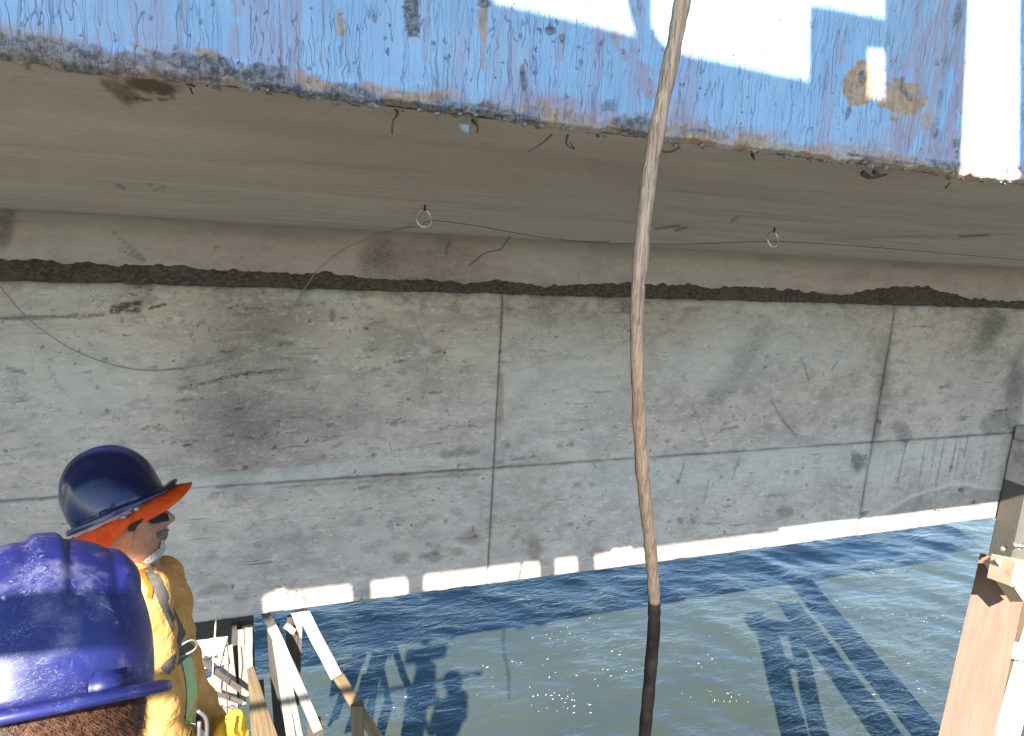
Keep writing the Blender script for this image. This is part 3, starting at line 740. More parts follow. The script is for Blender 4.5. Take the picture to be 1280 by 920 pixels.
wire('loose_wire', [c1+Vector((0, 0, -.03))]+[PY(x, y, Y*K) for x, y, Y in [(505, 285, 3.0), (470, 294, 3.05), (430, 312, 3.1), (398, 337, 3.2), (380, 362, 3.35), (360, 393, 3.4), (325, 424, 3.44), (280, 449, 3.46),
     (230, 460, 3.47), (180, 463, 3.47), (130, 453, 3.46), (80, 431, 3.45), (35, 398, 3.44), (0, 358, 3.4), (-30, 320, 3.3)]], .0033, M_WIRE,
     'pale grey slack wire looping down over the girder from the left ring', 110)
wire('bent_rusty_wire', [PY(x, y, 3.15*K) for x, y in [(634, 270), (641, 284), (637, 296), (630, 306), (625, 312), (607, 316), (596, 324), (586, 332)]], .0028, M_RUST,
     'short dark curled wire hanging beside the left steel ring', 30)
# peeled paint flake caught under the lip
tag(mesh('paint_flake', [PY(573, 155, 1.05), PY(587, 156, 1.03), PY(585, 167, 1.045), PY(577, 164, 1.055), PY(580, 160, 1.04)], [(0, 1, 4), (1, 2, 4), (2, 3, 4), (3, 0, 4)], mat_simple('flake', (.45, .55, .75), .7)), 'tiny pale blue paint flake hanging under the slab edge', 'paint flake')

# ------------------------------------------------------------------ stick in the foreground
stick = empty('wooden_stick', PY(810, 500, .8), label='long crooked weathered wooden stick, its lower end black, in front of the girder', cat='stick')
sp = [(856, -40), (853, 0), (838, 80), (821, 165), (809, 240), (800, 330), (796, 400), (797, 480), (800, 545), (804, 600), (811, 665), (816, 720), (818, 753)]
rp = [11.5, 11.3, 10.8, 10.6, 10.2, 10, 9.3, 8.4, 8.6, 8.8, 8.4, 8.2, 8.2]
pts = spline([PY(x, y, .8) for x, y in sp], 90)
rr = np.interp(np.linspace(0, 12, 91), range(13), rp)*.92
dist = [Vector(_fw).dot(p) for p in pts]
rad = [r*d/F*(1+.05*math.sin(i*.9)+.035*math.sin(i*2.3+1)) for i, (r, d) in enumerate(zip(rr, dist))]
for k, a in ((38, .06), (58, .08), (66, .06), (22, .04)):
    for i in range(91): rad[i] *= 1+a*math.exp(-((i-k)/1.8)**2)
tube('shaft', pts, rad, M_POLE, stick, 16, rough=.05, seed=3)
pts = spline([PY(x, y, .8) for x, y in [(818, 753), (817, 790), (813, 840), (809, 885), (805, 930), (800, 1000)]], 30)
rd2 = [7.7*Vector(_fw).dot(p)/F*(1+.04*math.sin(i*1.3)) for i, p in enumerate(pts)]
tube('black_end', pts, rd2, M_BLACKW, stick, 14, rough=.04, seed=5)

# ------------------------------------------------------------------ timber on the right and the pier behind it
pier = empty('concrete_pier', PY(1262, 620, 3.3), label='concrete pier at the right edge, beige above and dark below', cat='pier')
a = PY(1254, 600, YG-.01)
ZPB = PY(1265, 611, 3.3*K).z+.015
def mat_pier():
    m = NB('pier_concrete', .92, .15); co = m.coords(); z = m.n('SeparateXYZ'); m.link(co, z.inputs[0])
    n = m.noise(co, 5, 5); f = m.noise(co, 60, 5, .7)
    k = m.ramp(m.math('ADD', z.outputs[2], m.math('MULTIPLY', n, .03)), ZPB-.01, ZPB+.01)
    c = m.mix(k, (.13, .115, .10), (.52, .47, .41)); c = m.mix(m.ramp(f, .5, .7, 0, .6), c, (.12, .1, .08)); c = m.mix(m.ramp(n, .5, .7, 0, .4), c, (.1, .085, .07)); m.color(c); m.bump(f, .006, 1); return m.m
M_PIER = mat_pier()
zt = PY(1262, 542, 3.3*K).z
box('pier_shaft', a.x, a.x+.42, 3.3*K, YG-.012, ZW-.5, zt-.14, M_PIER, pier, .012)
box('pier_cap', a.x-.004, a.x+.42, 3.28*K, YG-.02, zt-.137, zt, M_PIER, pier, .012)

Q = 3.05
post = empty('timber_prop', PD(1210, 880, 1.7*Q), label='pinkish plywood faced timber prop leaning at the lower right corner', cat='prop')
D1 = 1.72
def pdl(px, py, d=D1): return PD(px, py, d*Q)
board('plank', pdl(1256, 700, 1.78), pdl(1190, 1000, 1.62), 52/F*D1*Q, .05, M_PLY, post, warp=.004, seg=8)
board('plank', pdl(1296, 745, 1.80), pdl(1222, 1010, 1.64), 30/F*D1*Q, .16, M_PINE, post, face=(-.3, -1, .55), warp=.006, seg=8)
board('cleat', pdl(1262, 812, 1.70), pdl(1300, 818, 1.72), .13, .05, M_PINE, post, warp=.003)
bear = empty('bearer_beam', PD(1262, 710, 1.75*Q), label='sawn bearer with pale end grain resting on the plywood prop', cat='beam')
board('beam', pdl(1251, 712, 1.66), pdl(1350, 730, 1.72), .19, .20, M_PINE, bear, face=(-.2, -1, .2), warp=.0015, seg=4)
board('ledger', pdl(1241, 698, 1.70), pdl(1277, 750, 1.66), .076, .19, M_PINE, bear, face=(-.55, -.6, .75), warp=.001, seg=4)
bm = bmesh.new()
for i in range(26):
    c = pdl(random.uniform(1252, 1300), random.uniform(680, 687), random.uniform(1.66, 1.72)); r_ = random.uniform(.007, .024)
    bmesh.ops.create_icosphere(bm, subdivisions=1, radius=r_, matrix=Matrix.Translation(c) @ Matrix.Rotation(random.uniform(0, 3), 4, 'X') @ Matrix.Diagonal((1.4, 1, .7, 1)))
tag(from_bm('rubble', bm, mat_simple('rubble', (.25, .22, .19), .95, 0, 100, .002, (.12, .1, .09))), 'crumbs of broken concrete lying on the bearer at the right edge', 'rubble', kind='stuff')

# ------------------------------------------------------------------ timber frame under the girder on the left
YT = 3.62
def bp(name, a, b, wpx, th, mat, par, Ya=YT, Yb=None, face=None, **k):
    p0 = PY(a[0], a[1], Ya*K); p1 = PY(b[0], b[1], (Yb or Ya)*K); d = Vector(_fw).dot((p0+p1)/2)
    return board(name, p0, p1, wpx/F*d*.95, th, mat, par, face=face, **k)
fr = empty('timber_trestle', PY(360, 900, YT), label='weathered timber trestle with two sloping braces hanging under the girder', cat='trestle')
bp('brace', (377, 762), (420, 845), 15, .04, M_OLD, fr, 3.62, 3.5)
bp('brace', (417, 836), (482, 940), 14, .04, M_BROWN, fr, 3.54, 3.42)  # dark lower half of the brace, shade put into its colour
bp('brace', (331, 766), (347, 795), 10, .03, M_DARKT, fr, 3.6, 3.6)  # top of the next brace under the girder, its shade painted in
bp('brace', (340, 783), (397, 912), 12, .035, M_OLD, fr, 3.55, 3.42)
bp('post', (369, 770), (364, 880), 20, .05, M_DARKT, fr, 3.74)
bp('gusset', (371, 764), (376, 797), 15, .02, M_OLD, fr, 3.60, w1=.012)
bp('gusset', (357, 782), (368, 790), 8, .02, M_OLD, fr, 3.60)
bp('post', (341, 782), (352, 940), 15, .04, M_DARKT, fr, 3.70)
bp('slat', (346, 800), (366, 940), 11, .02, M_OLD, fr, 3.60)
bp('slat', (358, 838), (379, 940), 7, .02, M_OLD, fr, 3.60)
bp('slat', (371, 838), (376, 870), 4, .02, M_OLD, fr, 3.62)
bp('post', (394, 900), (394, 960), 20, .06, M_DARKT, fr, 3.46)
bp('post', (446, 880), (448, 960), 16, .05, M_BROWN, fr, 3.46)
sc = empty('board_stack', PY(300, 900, 3.6), label='bundle of upright boards and offcuts beside the man, under the girder end', cat='boards')
bp('board', (303, 762), (306, 870), 26, .05, M_DARKT, sc, 3.78)
bp('board', (301, 788), (304, 880), 8, .025, M_OLD, sc, 3.66)
bp('board', (311, 786), (311, 868), 9, .025, M_OLD, sc, 3.66)
bp('board', (313, 835), (336, 950), 8, .03, M_BROWN, sc, 3.5, w1=.2)
bp('board', (292, 780), (296, 940), 7, .04, M_DARKT, sc, 3.7)
bp('board', (286, 808), (297, 930), 9, .02, M_OLD, sc, 3.62)
bp('board', (277, 815), (288, 930), 9, .02, M_OLD, sc, 3.62)
bp('board', (244, 812), (285, 806), 22, .02, M_OLD, sc, 3.64)
bp('board', (252, 832), (286, 824), 10, .02, M_PINE, sc, 3.60)
bp('board', (246, 822), (300, 862), 7, .02, M_DARKT, sc, 3.52)  # dark diagonal, its shadow tone put into the colour
bp('board', (262, 864), (303, 878), 6, .02, M_DARKT, sc, 3.52)
bp('board', (268, 845), (278, 880), 26, .02, M_OLD, sc, 3.7)
bp('board', (325, 850), (333, 940), 8, .02, M_DARKT, sc, 3.6)
tag(tube('thin_rod', [PY(x, y, 3.5*K) for x, y in ((270, 772), (267, 820), (264, 880))], .005, M_PINE, None, 8), 'thin pale rod standing upright against the boards beside the man', 'rod')
tag(tube('thin_cable', [PY(x, y, 3.48*K) for x, y in [(284, 806), (286, 830), (283, 860), (285, 900)]], .0035, M_RUST, None, 6), 'thin rusty cable hanging down the front of the upright boards', 'cable')
wp = []
for i in range(60):
    a = i*.42; wp.append(PY(278+12*math.cos(a)+i*.15, 895+14*math.sin(a*.83)+i*.05, 3.4*K+.01*math.sin(i)))
tag(tube('tangled_wire', spline(wp, 200), .0022, M_RUST, None, 5), 'tangle of thin dark wire lying on the boards near the yellow glove', 'wire')
# dark cross beam in the shade behind the boards
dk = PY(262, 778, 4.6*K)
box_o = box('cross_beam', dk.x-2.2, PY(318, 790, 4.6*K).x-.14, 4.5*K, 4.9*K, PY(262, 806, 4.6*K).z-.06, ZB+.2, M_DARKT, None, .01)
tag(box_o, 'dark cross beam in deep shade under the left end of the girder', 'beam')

# ------------------------------------------------------------------ unseen pieces added out of view: hoarding and braces shade the scene
YC = -.5
def back(P, Yc=YC):
    return Vector(P)-Vector((SX, 1, -SS))*(P[1]-Yc)
def Mp0(px, py, dm):
    a = ray(150, 640); v = Vector((a[0], a[1], 0)).normalized(); d = Vector(ray(px, py)); return d*(dm/d.dot(v))
def slab_poly(name, pts, mat, par, th=.018):
    n = len(pts); V = [p for p in pts]+[p+Vector((0, -th, 0)) for p in pts]
    Fc = [tuple(range(n)), tuple(range(2*n-1, n-1, -1))]+[(i, i+n, (i+1) % n+n, (i+1) % n) for i in range(n)]
    me = bpy.data.meshes.new(name); me.from_pydata(V, [], Fc); bm = bmesh.new(); bm.from_mesh(me)
    bmesh.ops.triangulate(bm, faces=bm.faces[:]); bm.to_mesh(me); bm.free()
    return link(name, me, mat, par)
shade_bds = empty('cutout_shade_boards', (0, YC, .6), label='plywood hoarding added unseen behind the camera, cut to shape the sun patches', cat='shade_boards')  # invented boards, openings cut to leave the sun patches on the slab edge
eg = lambda x: 72+.1285*x-.0000*x
def EX(x): 
    lo, hi = -1500., 600.
    for _ in range(40):
        md = (lo+hi)/2
        if PY(x, md, YF).z > ZF-.012: lo = md
        else: hi = md
    return lo
fp = lambda L: [back(PY(x, y, YF)) for x, y in L]
zt_ = 700
for L in ([(-1500, -500), (540, -500), (615, 0), (700, 19), (795, 43), (830, 56), (862, 68), (1010, 100), (1010, EX(1010)), (500, EX(500)), (0, EX(0)), (-1500, EX(-1500))],
          [(755, -500), (835, -500), (812, 0), (813, 32), (832, 57), (795, 44), (783, 4)],
          [(1012, 4), (1083, 17), (1083, EX(1083)), (1010, EX(1010))], [(1083, 17), (1106, 22), (1106, 52), (1083, 50)], [(1083, 121), (1106, 123), (1106, EX(1106)), (1083, EX(1083))],
          [(1106, -500), (1235, -500), (1209, 0), (1199, 228), (1199, EX(1199)), (1106, EX(1106))], [(1277, -500), (1700, -500), (1700, EX(1700)), (1273, EX(1273))]):
    slab_poly('sheet', fp(L), M_PLY, shade_bds)
zlim = ZF+.010+SS*(YF-YC)
gb = lambda x: 806.8-.124*x+3
for L in ([(-900, 600), (325, 640), (329, gb(329)), (-900, gb(-900))], [(325, 640), (344, 640), (340, 729), (325, 744)], [(438, 690), (463, 690), (463, gb(463)), (440, gb(440))],
          [(508, 690), (530, 690), (528, gb(528)), (510, gb(510))], [(674, 680), (694, 680), (694, gb(694)), (675, gb(675))], [(722, 675), (743, 675), (745, gb(745)), (722, gb(722))]):
    slab_poly('strip_shade_block', [Vector((p.x, p.y, min(p.z, zlim))) for p in (back(PY(x, y, YG)) for x, y in L)], M_OLD, shade_bds, .03)  # added blocks, shaped to cast the gaps in the sunlit girder strip
rp0 = back(PD(70, 757, .52))  # rail added out of view to throw a dark band on the near hat
rail = empty('hat_shade_rail', (0, YC, rp0.z), label='plain timber rail added unseen behind the camera to shade the near hat', cat='rail')
board('rail', (-1.9, YC, rp0.z), (-.28, YC, rp0.z), .046, .03, M_OLD, rail, face=(0, -1, 0))
tz0 = back(Mp0(190, 685, 1.62)).z; tz1 = back(Mp0(130, 555, 1.62)).z; tx = back(Mp0(150, 640, 1.62)).x  # board added out of view, sized to shade the man's hat and face
tb = empty('head_shade_board', (tx, YC, tz0), label='upright board added unseen behind the camera to shade the head of the man', cat='board')
board('board', (tx-.30, YC-.04, (tz0+tz1)/2), (tx+.26, YC-.04, (tz0+tz1)/2), tz1-tz0, .025, M_OLD, tb, face=(0, -1, 0), warp=.002)
far = empty('water_shade_brace', (5.6, 1, -.6), label='unseen brace added right of the view to shade the water', cat='scaffold')  # added brace, laid out backwards from its shadow on the water
def bk(px, py, Yc):
    p = PZ(px, py); return back(p, Yc)
for (a, b, wd) in (((985, 754), (1120, 935), .40),):
    board('brace', bk(*a, 1.0), bk(*b, 1.0), wd, .05, M_OLD, far, face=(-SX, -1, SS))

# ------------------------------------------------------------------ hard hats
def hat_bm(a, b, h, ridges, brim, peak, side=0., n=(96, 40), back_lip=.0, flat=2.5):
    """x forward, y left, z up, rim at z=0"""
    NA, NT = n; bm = bmesh.new(); rows = []
    def rim(az): return a*math.copysign(abs(math.cos(az))**.92, math.cos(az)), b*math.copysign(abs(math.sin(az))**.92, math.sin(az))
    top = bm.verts.new((0, 0, h))
    for i in range(1, NT+1):
        t = i/NT; q = t*math.pi/2; rr = math.sin(q)**(2/flat); zz = math.cos(q)**(2/flat)
        row = []
        for k in range(NA):
            az = k/NA*math.tau; x, y = rim(az); x *= rr; y *= rr; z = h*zz
            out = Vector((x/a, y/b, .9*zz)).normalized()
            bump = 0
            for (yc, wdt, amp, tf) in ridges:
                lim = 1-min(1, max(0, (t-tf)/(.22)))
                lim = lim*lim*(3-2*lim)
                e = abs((y-yc)/wdt); prof_ = 1/(1+e**6) if wdt > 0 else 0
                bump += amp*prof_*lim
            if side:
                e = ((x+.005)/.075)**2+((z-.04)/.055)**2
                bump += side/(1+e**3)*abs(math.sin(az))**1.5
            row.append(bm.verts.new(Vector((x, y, z))+out*bump))
        rows.append(row)
    # brim
    for (f_, dz) in ((.15, -.002), (.5, -.001), (.85, -.003), (1.0, -.006), (1.0, -.011), (.85, -.013), (.3, -.012)):
        row = []
        for k in range(NA):
            az = k/NA*math.tau; x, y = rim(az); d = Vector((x/a/a, y/b/b, 0)).normalized()
            ext = brim+peak*max(0, math.cos(az))**2.2+back_lip*max(0, -math.cos(az))**2
            dr = -.25*peak*max(0, math.cos(az))**3
            row.append(bm.verts.new(Vector((x, y, dz+dr*f_*.3+.012*f_*0))+d*ext*f_))
        rows.append(row)
    row = []
    for k in range(NA):
        az = k/NA*math.tau; x, y = rim(az); row.append(bm.verts.new((x*.965, y*.965, -.004)))
    rows.append(row)
    row = []
    for k in range(NA):
        az = k/NA*math.tau; x, y = rim(az); row.append(bm.verts.new((x*.93, y*.93, .05)))
    rows.append(row)
    for k in range(NA): bm.faces.new((top, rows[0][k], rows[0][(k+1) % NA]))
    for i in range(len(rows)-1):
        for k in range(NA):
            bm.faces.new((rows[i][k], rows[i+1][k], rows[i+1][(k+1) % NA], rows[i][(k+1) % NA]))
    return bm
def frame(origin, fwd, up):
    f = Vector(fwd).normalized(); l = Vector(up).cross(f).normalized(); u_ = f.cross(l).normalized()
    return Matrix(((f.x, l.x, u_.x, origin[0]), (f.y, l.y, u_.y, origin[1]), (f.z, l.z, u_.z, origin[2]), (0, 0, 0, 1)))

# near workman, seen from behind: only his hat and hair are in view
DN = .638
near = empty('person', PD(45, 1000, DN), label='workman close to the camera in a scuffed bright blue hard hat, seen from behind', cat='person')
rimc = PD(35, 881, DN)
vdir = Vector((rimc.x, rimc.y, 0)).normalized(); rt = Vector((vdir.y, -vdir.x, 0))
upn = (Vector((0, 0, 1))+vdir*.672+rt*.172).normalized()
Mn = frame(rimc, vdir-upn*vdir.dot(upn), upn)
bm = hat_bm(.128, .106, .150, ((.0, .013, .011, .60), (-.035, .018, .005, .60), (-.069, .013, .009, .57), (.035, .018, .005, .60), (.069, .013, .009, .57)), .016, .03, n=(220, 90), back_lip=.004, flat=2.5)
bmesh.ops.transform(bm, matrix=Mn, verts=bm.verts[:])
hatn = from_bm('hard_hat', bm, M_HELN, near, True)
# moulded slot boss low on the right side
bm = bmesh.new(); box_bm(bm, -.021, .021, -.006, .006, -.012, .014); bmesh.ops.bevel(bm, geom=bm.edges[:], offset=.005, segments=3, affect='EDGES')
bvh = BVHTree.FromObject(hatn, bpy.context.evaluated_depsgraph_get())
def hit(bv, px, py):
    d = Vector(ray(px, py)).normalized(); h = bv.ray_cast(Vector((0, 0, 0)), d); return h
hh = hit(bvh, 138, 858)
if hh[0]:
    Mb = frame(hh[0], hh[1].cross(upn), upn); bmesh.ops.transform(bm, matrix=Mb, verts=bm.verts[:])
from_bm('slot_boss', bm, M_HELN, near, True)
# head, neck, shoulders of that man
hd = Mn @ Vector((0, 0, -.03))
blob('body', [('e', Mn @ Vector((0, 0, .02)), (.092, .078, .09), Mn.to_3x3().to_4x4()), ('e', Mn @ Vector((.02, 0, -.05)), (.075, .066, .085)), ('c', hd+Vector((0, 0, -.05)), hd+Vector((0, 0, -.17)), .058, .062),
              ('c', hd+Vector((0, 0, -.2))+rt*.17, hd+Vector((0, 0, -.2))-rt*.17, .062, .062), ('e', hd+Vector((0, 0, -.42)), (.18, .14, .27)), ('e', hd+Vector((0, 0, -.8)), (.16, .13, .2)),
              ('c', hd+Vector((0, 0, -.22))+rt*.19, hd+Vector((0, 0, -.5))+rt*.22, .055, .045), ('c', hd+Vector((0, 0, -.5))+rt*.22, hd+Vector((0, 0, -.52))+rt*.18+vdir*.24, .043, .032),
              ('c', hd+Vector((0, 0, -.22))-rt*.19, hd+Vector((0, 0, -.5))-rt*.22, .055, .045), ('c', hd+Vector((0, 0, -.5))-rt*.22, hd+Vector((0, 0, -.52))-rt*.18+vdir*.24, .043, .032),
              ('c', hd+Vector((0, 0, -.85))+rt*.09, hd+Vector((0, 0, -1.3))+rt*.1, .085, .06), ('c', hd+Vector((0, 0, -.85))-rt*.09, hd+Vector((0, 0, -1.3))-rt*.1, .085, .06),
              ('c', hd+Vector((0, 0, -1.3))+rt*.1, hd+Vector((0, 0, -1.62))+rt*.1, .058, .045), ('c', hd+Vector((0, 0, -1.3))-rt*.1, hd+Vector((0, 0, -1.62))-rt*.1, .058, .045)], .012, M_TROUSER, near)
# hair: a shell of many fine strands over the back of the head
def mat_hair():
    m = NB('auburn_hair', .5, .4); n = m.noise(m.coords(), 160, 3); m.color(m.mix(m.ramp(n, .35, .65), (.035, .014, .008), (.15, .065, .032))); return m.m
bm = bmesh.new(); rs = random.Random(4)
for i in range(9500):
    az = rs.uniform(math.pi*.42, math.pi*1.58); z0 = rs.uniform(-.075, .03)
    rr = .100 if z0 > -.03 else .100-.25*(-.03-z0)
    p = Vector((rr*1.08*math.cos(az), rr*.96*math.sin(az), z0)); o = Vector((math.cos(az), math.sin(az), 0))
    L = rs.uniform(.014, .028); tn = Vector((-math.sin(az), math.cos(az), 0)); sw = rs.uniform(-1.3, 1.3)
    p1 = p+o*.004+Vector((0, 0, -L*.5))+tn*sw*L*.4; p2 = p+o*(.003+rs.uniform(0, .006))+Vector((0, 0, -L))+tn*sw*L
    w_ = tn*.0003
    vs = [bm.verts.new(Mn @ q) for q in (p-w_, p+w_, p1+w_, p1-w_, p2)]
    bm.faces.new(vs[:4]); bm.faces.new((vs[3], vs[2], vs[4]))
me = bpy.data.meshes.new('hair'); bm.to_mesh(me); bm.free(); hr = link('hair', me, mat_hair(), near); hr['kind'] = 'stuff'
blob('scalp', [('e', Mn @ Vector((-.004, 0, -.01)), (.104, .093, .095), Mn.to_3x3().to_4x4())], .008, mat_simple('hair_base', (.04, .018, .01), .7, 0, 300, .002, (.09, .04, .022)), near)

# ------------------------------------------------------------------ the man in profile
dm = 1.62
_v0 = ray(150, 640); _v = Vector((_v0[0], _v0[1], 0)).normalized(); _rr = Vector((_v.y, -_v.x, 0)); UP = Vector((0, 0, 1))
def Mp(px, py, c=0.):
    d = Vector(ray(px, py)); return d*((dm+c)/d.dot(_v))
man = empty('person', Mp(190, 900)*1.0, label='man in profile with navy hard hat, orange neck shade and yellow shirt with grey harness', cat='person')
# head as stacked sections: py, back px, front px, half width (m), nose, lips
sec = [(598, 112, 188, .050, 0, 0), (606, 103, 196, .064, 0, 0), (616, 98, 202, .072, 0, 0), (626, 96, 205.5, .076, 0, 0), (634, 96, 207, .077, .001, 0), (640, 97, 203.5, .076, .003, 0), (645, 99, 203, .075, .010, 0),
       (650, 101, 204, .074, .019, 0), (655, 104, 204.5, .073, .028, 0), (658.5, 106, 204.8, .072, .029, 0), (662, 109, 205, .071, .018, .0), (664.5, 111, 205, .070, .004, .003), (667, 114, 205, .069, 0, .008), (669.5, 117, 204.8, .067, 0, .011),
       (672, 121, 204.4, .066, 0, .006), (674.5, 124, 204.2, .064, 0, .010), (678, 128, 204, .062, 0, .006), (682, 132, 204, .059, 0, .001), (687, 136, 205, .055, 0, .002), (692, 140, 204.5, .050, 0, .002), (697, 143, 201, .045, 0, 0), (701, 147, 195, .038, 0, 0), (704, 153, 186, .028, 0, 0)]
NA = 72; V = []; Fc = []
for (py, bx, fx, hw, ns, lp) in sec:
    pb = Mp(bx, py); pf = Mp(fx, py); cen = (pb+pf)/2; hl = (pf-pb).dot(_rr)/2
    for k in range(NA):
        az = k/NA*math.tau; cx, sy = math.cos(az), math.sin(az)
        x = hl*math.copysign(abs(cx)**.9, cx); y = hw*math.copysign(abs(sy)**.85, sy)*(1-.10*max(0, cx)**2)
        if cx > 0:
            x += ns*math.exp(-(y/.0125)**2)+lp*math.exp(-(y/.022)**2)
            if 634 <= py <= 650: x -= .008*math.exp(-((abs(y)-.033)/.014)**2)
        V.append(cen+_rr*x+_v*y)
for i in range(len(sec)-1):
    for k in range(NA): Fc.append((i*NA+k, (i+1)*NA+k, (i+1)*NA+(k+1) % NA, i*NA+(k+1) % NA))
Fc.append(tuple(range(NA))); Fc.append(tuple((len(sec)-1)*NA+k for k in range(NA-1, -1, -1)))
head = mesh('head', V, Fc, M_SKIN, man, True)
sd_ = head.modifiers.new('s', 'SUBSURF'); sd_.levels = 1; sd_.render_levels = 1
dgx = bpy.context.evaluated_depsgraph_get(); dgx.update()
bv_head = BVHTree.FromObject(head, dgx)
def patch(name, poly, mat, par, bv, off=.002, nx_=22, ny_=22, bulge=0., thick=0.):
    """a piece laid over the surface seen inside a pixel outline"""
    xs_ = [p[0] for p in poly]; ys_ = [p[1] for p in poly]
    def inside(x, y):
        c = False; j = len(poly)-1
        for i in range(len(poly)):
            xi, yi = poly[i]; xj, yj = poly[j]
            if (yi > y) != (yj > y) and x < (xj-xi)*(y-yi)/(yj-yi)+xi: c = not c
            j = i
        return c
    V = {}; Vl = []; Fl = []
    X0, X1, Y0, Y1 = min(xs_), max(xs_), min(ys_), max(ys_)
    for j in range(ny_+1):
        for i in range(nx_+1):
            x = X0+(X1-X0)*i/nx_; y = Y0+(Y1-Y0)*j/ny_
            if inside(x, y):
                h = hit(bv, x, y)
                if h[0]: V[(i, j)] = len(Vl); Vl.append(h[0]+h[1].normalized()*(off*random.uniform(.8, 1.2)))
    for j in range(ny_):
        for i in range(nx_):
            q = [(i, j), (i, j+1), (i+1, j+1), (i+1, j)]
            k = [V[t] for t in q if t in V]
            if len(k) == 4: Fl.append(tuple(k))
            elif len(k) == 3: Fl.append(tuple(k))
    o = mesh(name, Vl, Fl, mat, par, True)
    return o
patch('moustache', [(196, 664), (210, 661), (214, 667), (212, 671), (203, 674), (196, 672)], M_BEARD, man, bv_head, .003)
patch('goatee', [(199, 674), (212, 677), (214, 688), (206, 700), (196, 703), (184, 708), (178, 700), (190, 690), (198, 684)], M_GREYB, man, bv_head, .0035, 30, 26)
patch('lips', [(204, 670), (214, 668), (214, 676), (205, 676)], M_LIP, man, bv_head, .002)
patch('sideburn', [(158, 650), (172, 646), (178, 651), (172, 656), (166, 668), (160, 664)], M_HAIR, man, bv_head, .003)
# ear
ec = Mp(161, 671, -.066)
ear = blob('ear', [('e', ec, (.014, .008, .024)), ('e', ec+_rr*-.002+UP*.012-_v*.004, (.015, .007, .013)), ('e', ec+UP*-.02, (.009, .006, .01))], .003, M_SKIN, man, 3)
# glasses: lens and temple arm
bm = bmesh.new()
for s in (-1, 1):
    c0 = -.045*0
    pl = [Mp(183, 642, s*.073), Mp(208, 642, s*.052), Mp(211, 651, s*.048), Mp(190, 655, s*.068)]
    vs = [bm.verts.new(p+_rr*.002) for p in pl]+[bm.verts.new(p-_rr*.002+_v*(-s*.003)) for p in pl]
    for f in ((0, 1, 2, 3), (7, 6, 5, 4), (0, 4, 5, 1), (1, 5, 6, 2), (2, 6, 7, 3), (3, 7, 4, 0)): bm.faces.new([vs[i] for i in f])
    tube_bm(bm, [Mp(186, 646, s*.073), Mp(174, 648, s*.081), Mp(160, 654, s*.080)], .0048, 6)
vs = [bm.verts.new(Mp(208, y, c)) for y, c in ((640, -.048), (646, -.046), (646, .046), (640, .048))]
bm.faces.new(vs)
from_bm('glasses', bm, M_GLASS, man)
# neck and body under the clothes: one surface
def mp(px, py, c=0.): return Mp(px, py, c)
blob('neck', [('c', mp(150, 690, .005), mp(168, 745, .0), .058, .062), ('c', mp(175, 690, .0), mp(180, 730, .0), .036, .045), ('e', mp(160, 690, -.02), (.035, .035, .03))], .007, M_SKIN, man, 6)
gl = mp(291, 905, .02)
shirt = blob('shirt', [('e', mp(176, 775, .02), (.115, .16, .13)), ('e', mp(182, 850, .02), (.120, .15, .20)), ('e', mp(185, 960, .02), (.125, .14, .18)),
                       ('c', mp(172, 735, -.10), mp(165, 738, .16), .058, .060), ('c', mp(206, 718, .10), mp(214, 770, .16), .046, .050), ('c', mp(214, 770, .16), mp(236, 850, .17), .05, .045), ('c', mp(236, 850, .17), mp(276, 915, .10), .044, .032),
                       ('c', mp(178, 745, -.14), mp(190, 850, -.16), .062, .056), ('c', mp(190, 850, -.16), mp(205, 920, -.14), .056, .05), ('c', mp(205, 915, -.14), mp(262, 985, -.08), .048, .036)], .009, M_SHIRT, man, 5)
# folds in the cloth
for v in shirt.data.vertices:
    q = v.co; s_ = math.sin(q.z*95+math.sin(q.x*26)*2.4+q.y*22)*.0022+math.sin(q.z*42-q.x*66)*.0018
    v.co = q+v.normal*s_
shirt.data.update()
dgx = bpy.context.evaluated_depsgraph_get(); dgx.update()
bv_sh = BVHTree.FromObject(shirt, dgx)
def ribbon(name, pts, wpx, mat, par, bv, off=.004, n=40, th=.003, w1=None):
    """flat webbing laid over the surface along a pixel path"""
    pts = spline([Vector((x, y, 0)) for x, y in pts], n); V = []; Fl = []; last = None
    for i, p in enumerate(pts):
        t = (pts[min(i+1, n)]-pts[max(i-1, 0)]).normalized(); nn = Vector((-t.y, t.x, 0)); ww = wpx+((w1 or wpx)-wpx)*i/n
        row = []
        for s in (-.5, -.17, .17, .5):
            q = p+nn*ww*s; h = hit(bv, q.x, q.y)
            if h[0]: last = h[0].dot(_v)
            d = Vector(ray(q.x, q.y)); P_ = d*(((last or dm-.12)-.0)/d.dot(_v)); row.append(P_-d.normalized()*off)
        V.append(row)
    av = []
    for i in range(n+1):   # even the depth so the strap spans folds
        a = V[max(0, i-2):i+3]; av.append([sum((r[k] for r in a), Vector())/len(a) if 1 < i < n-1 else V[i][k] for k in range(4)])
    bm = bmesh.new(); ring_ = []
    for r in av:
        f = [bm.verts.new(q) for q in r]; b_ = [bm.verts.new(q+_v*th) for q in r[::-1]]; ring_.append(f+b_)
    for i in range(n):
        for k in range(8): bm.faces.new((ring_[i][k], ring_[i][(k+1) % 8], ring_[i+1][(k+1) % 8], ring_[i+1][k]))
    bm.faces.new(ring_[0]); bm.faces.new(ring_[-1][::-1])
    return from_bm(name, bm, mat, par, False)
ribbon('harness_strap', [(187, 708), (196, 730), (212, 765), (226, 795), (235, 815)], 14, M_STRAP, man, bv_sh, w1=15)
ribbon('harness_strap', [(240, 806), (226, 820), (212, 832), (206, 840)], 13, M_STRAP, man, bv_sh, off=.010)
ribbon('harness_strap', [(176, 872), (171, 900), (166, 935)], 14, M_STRAP, man, bv_sh)
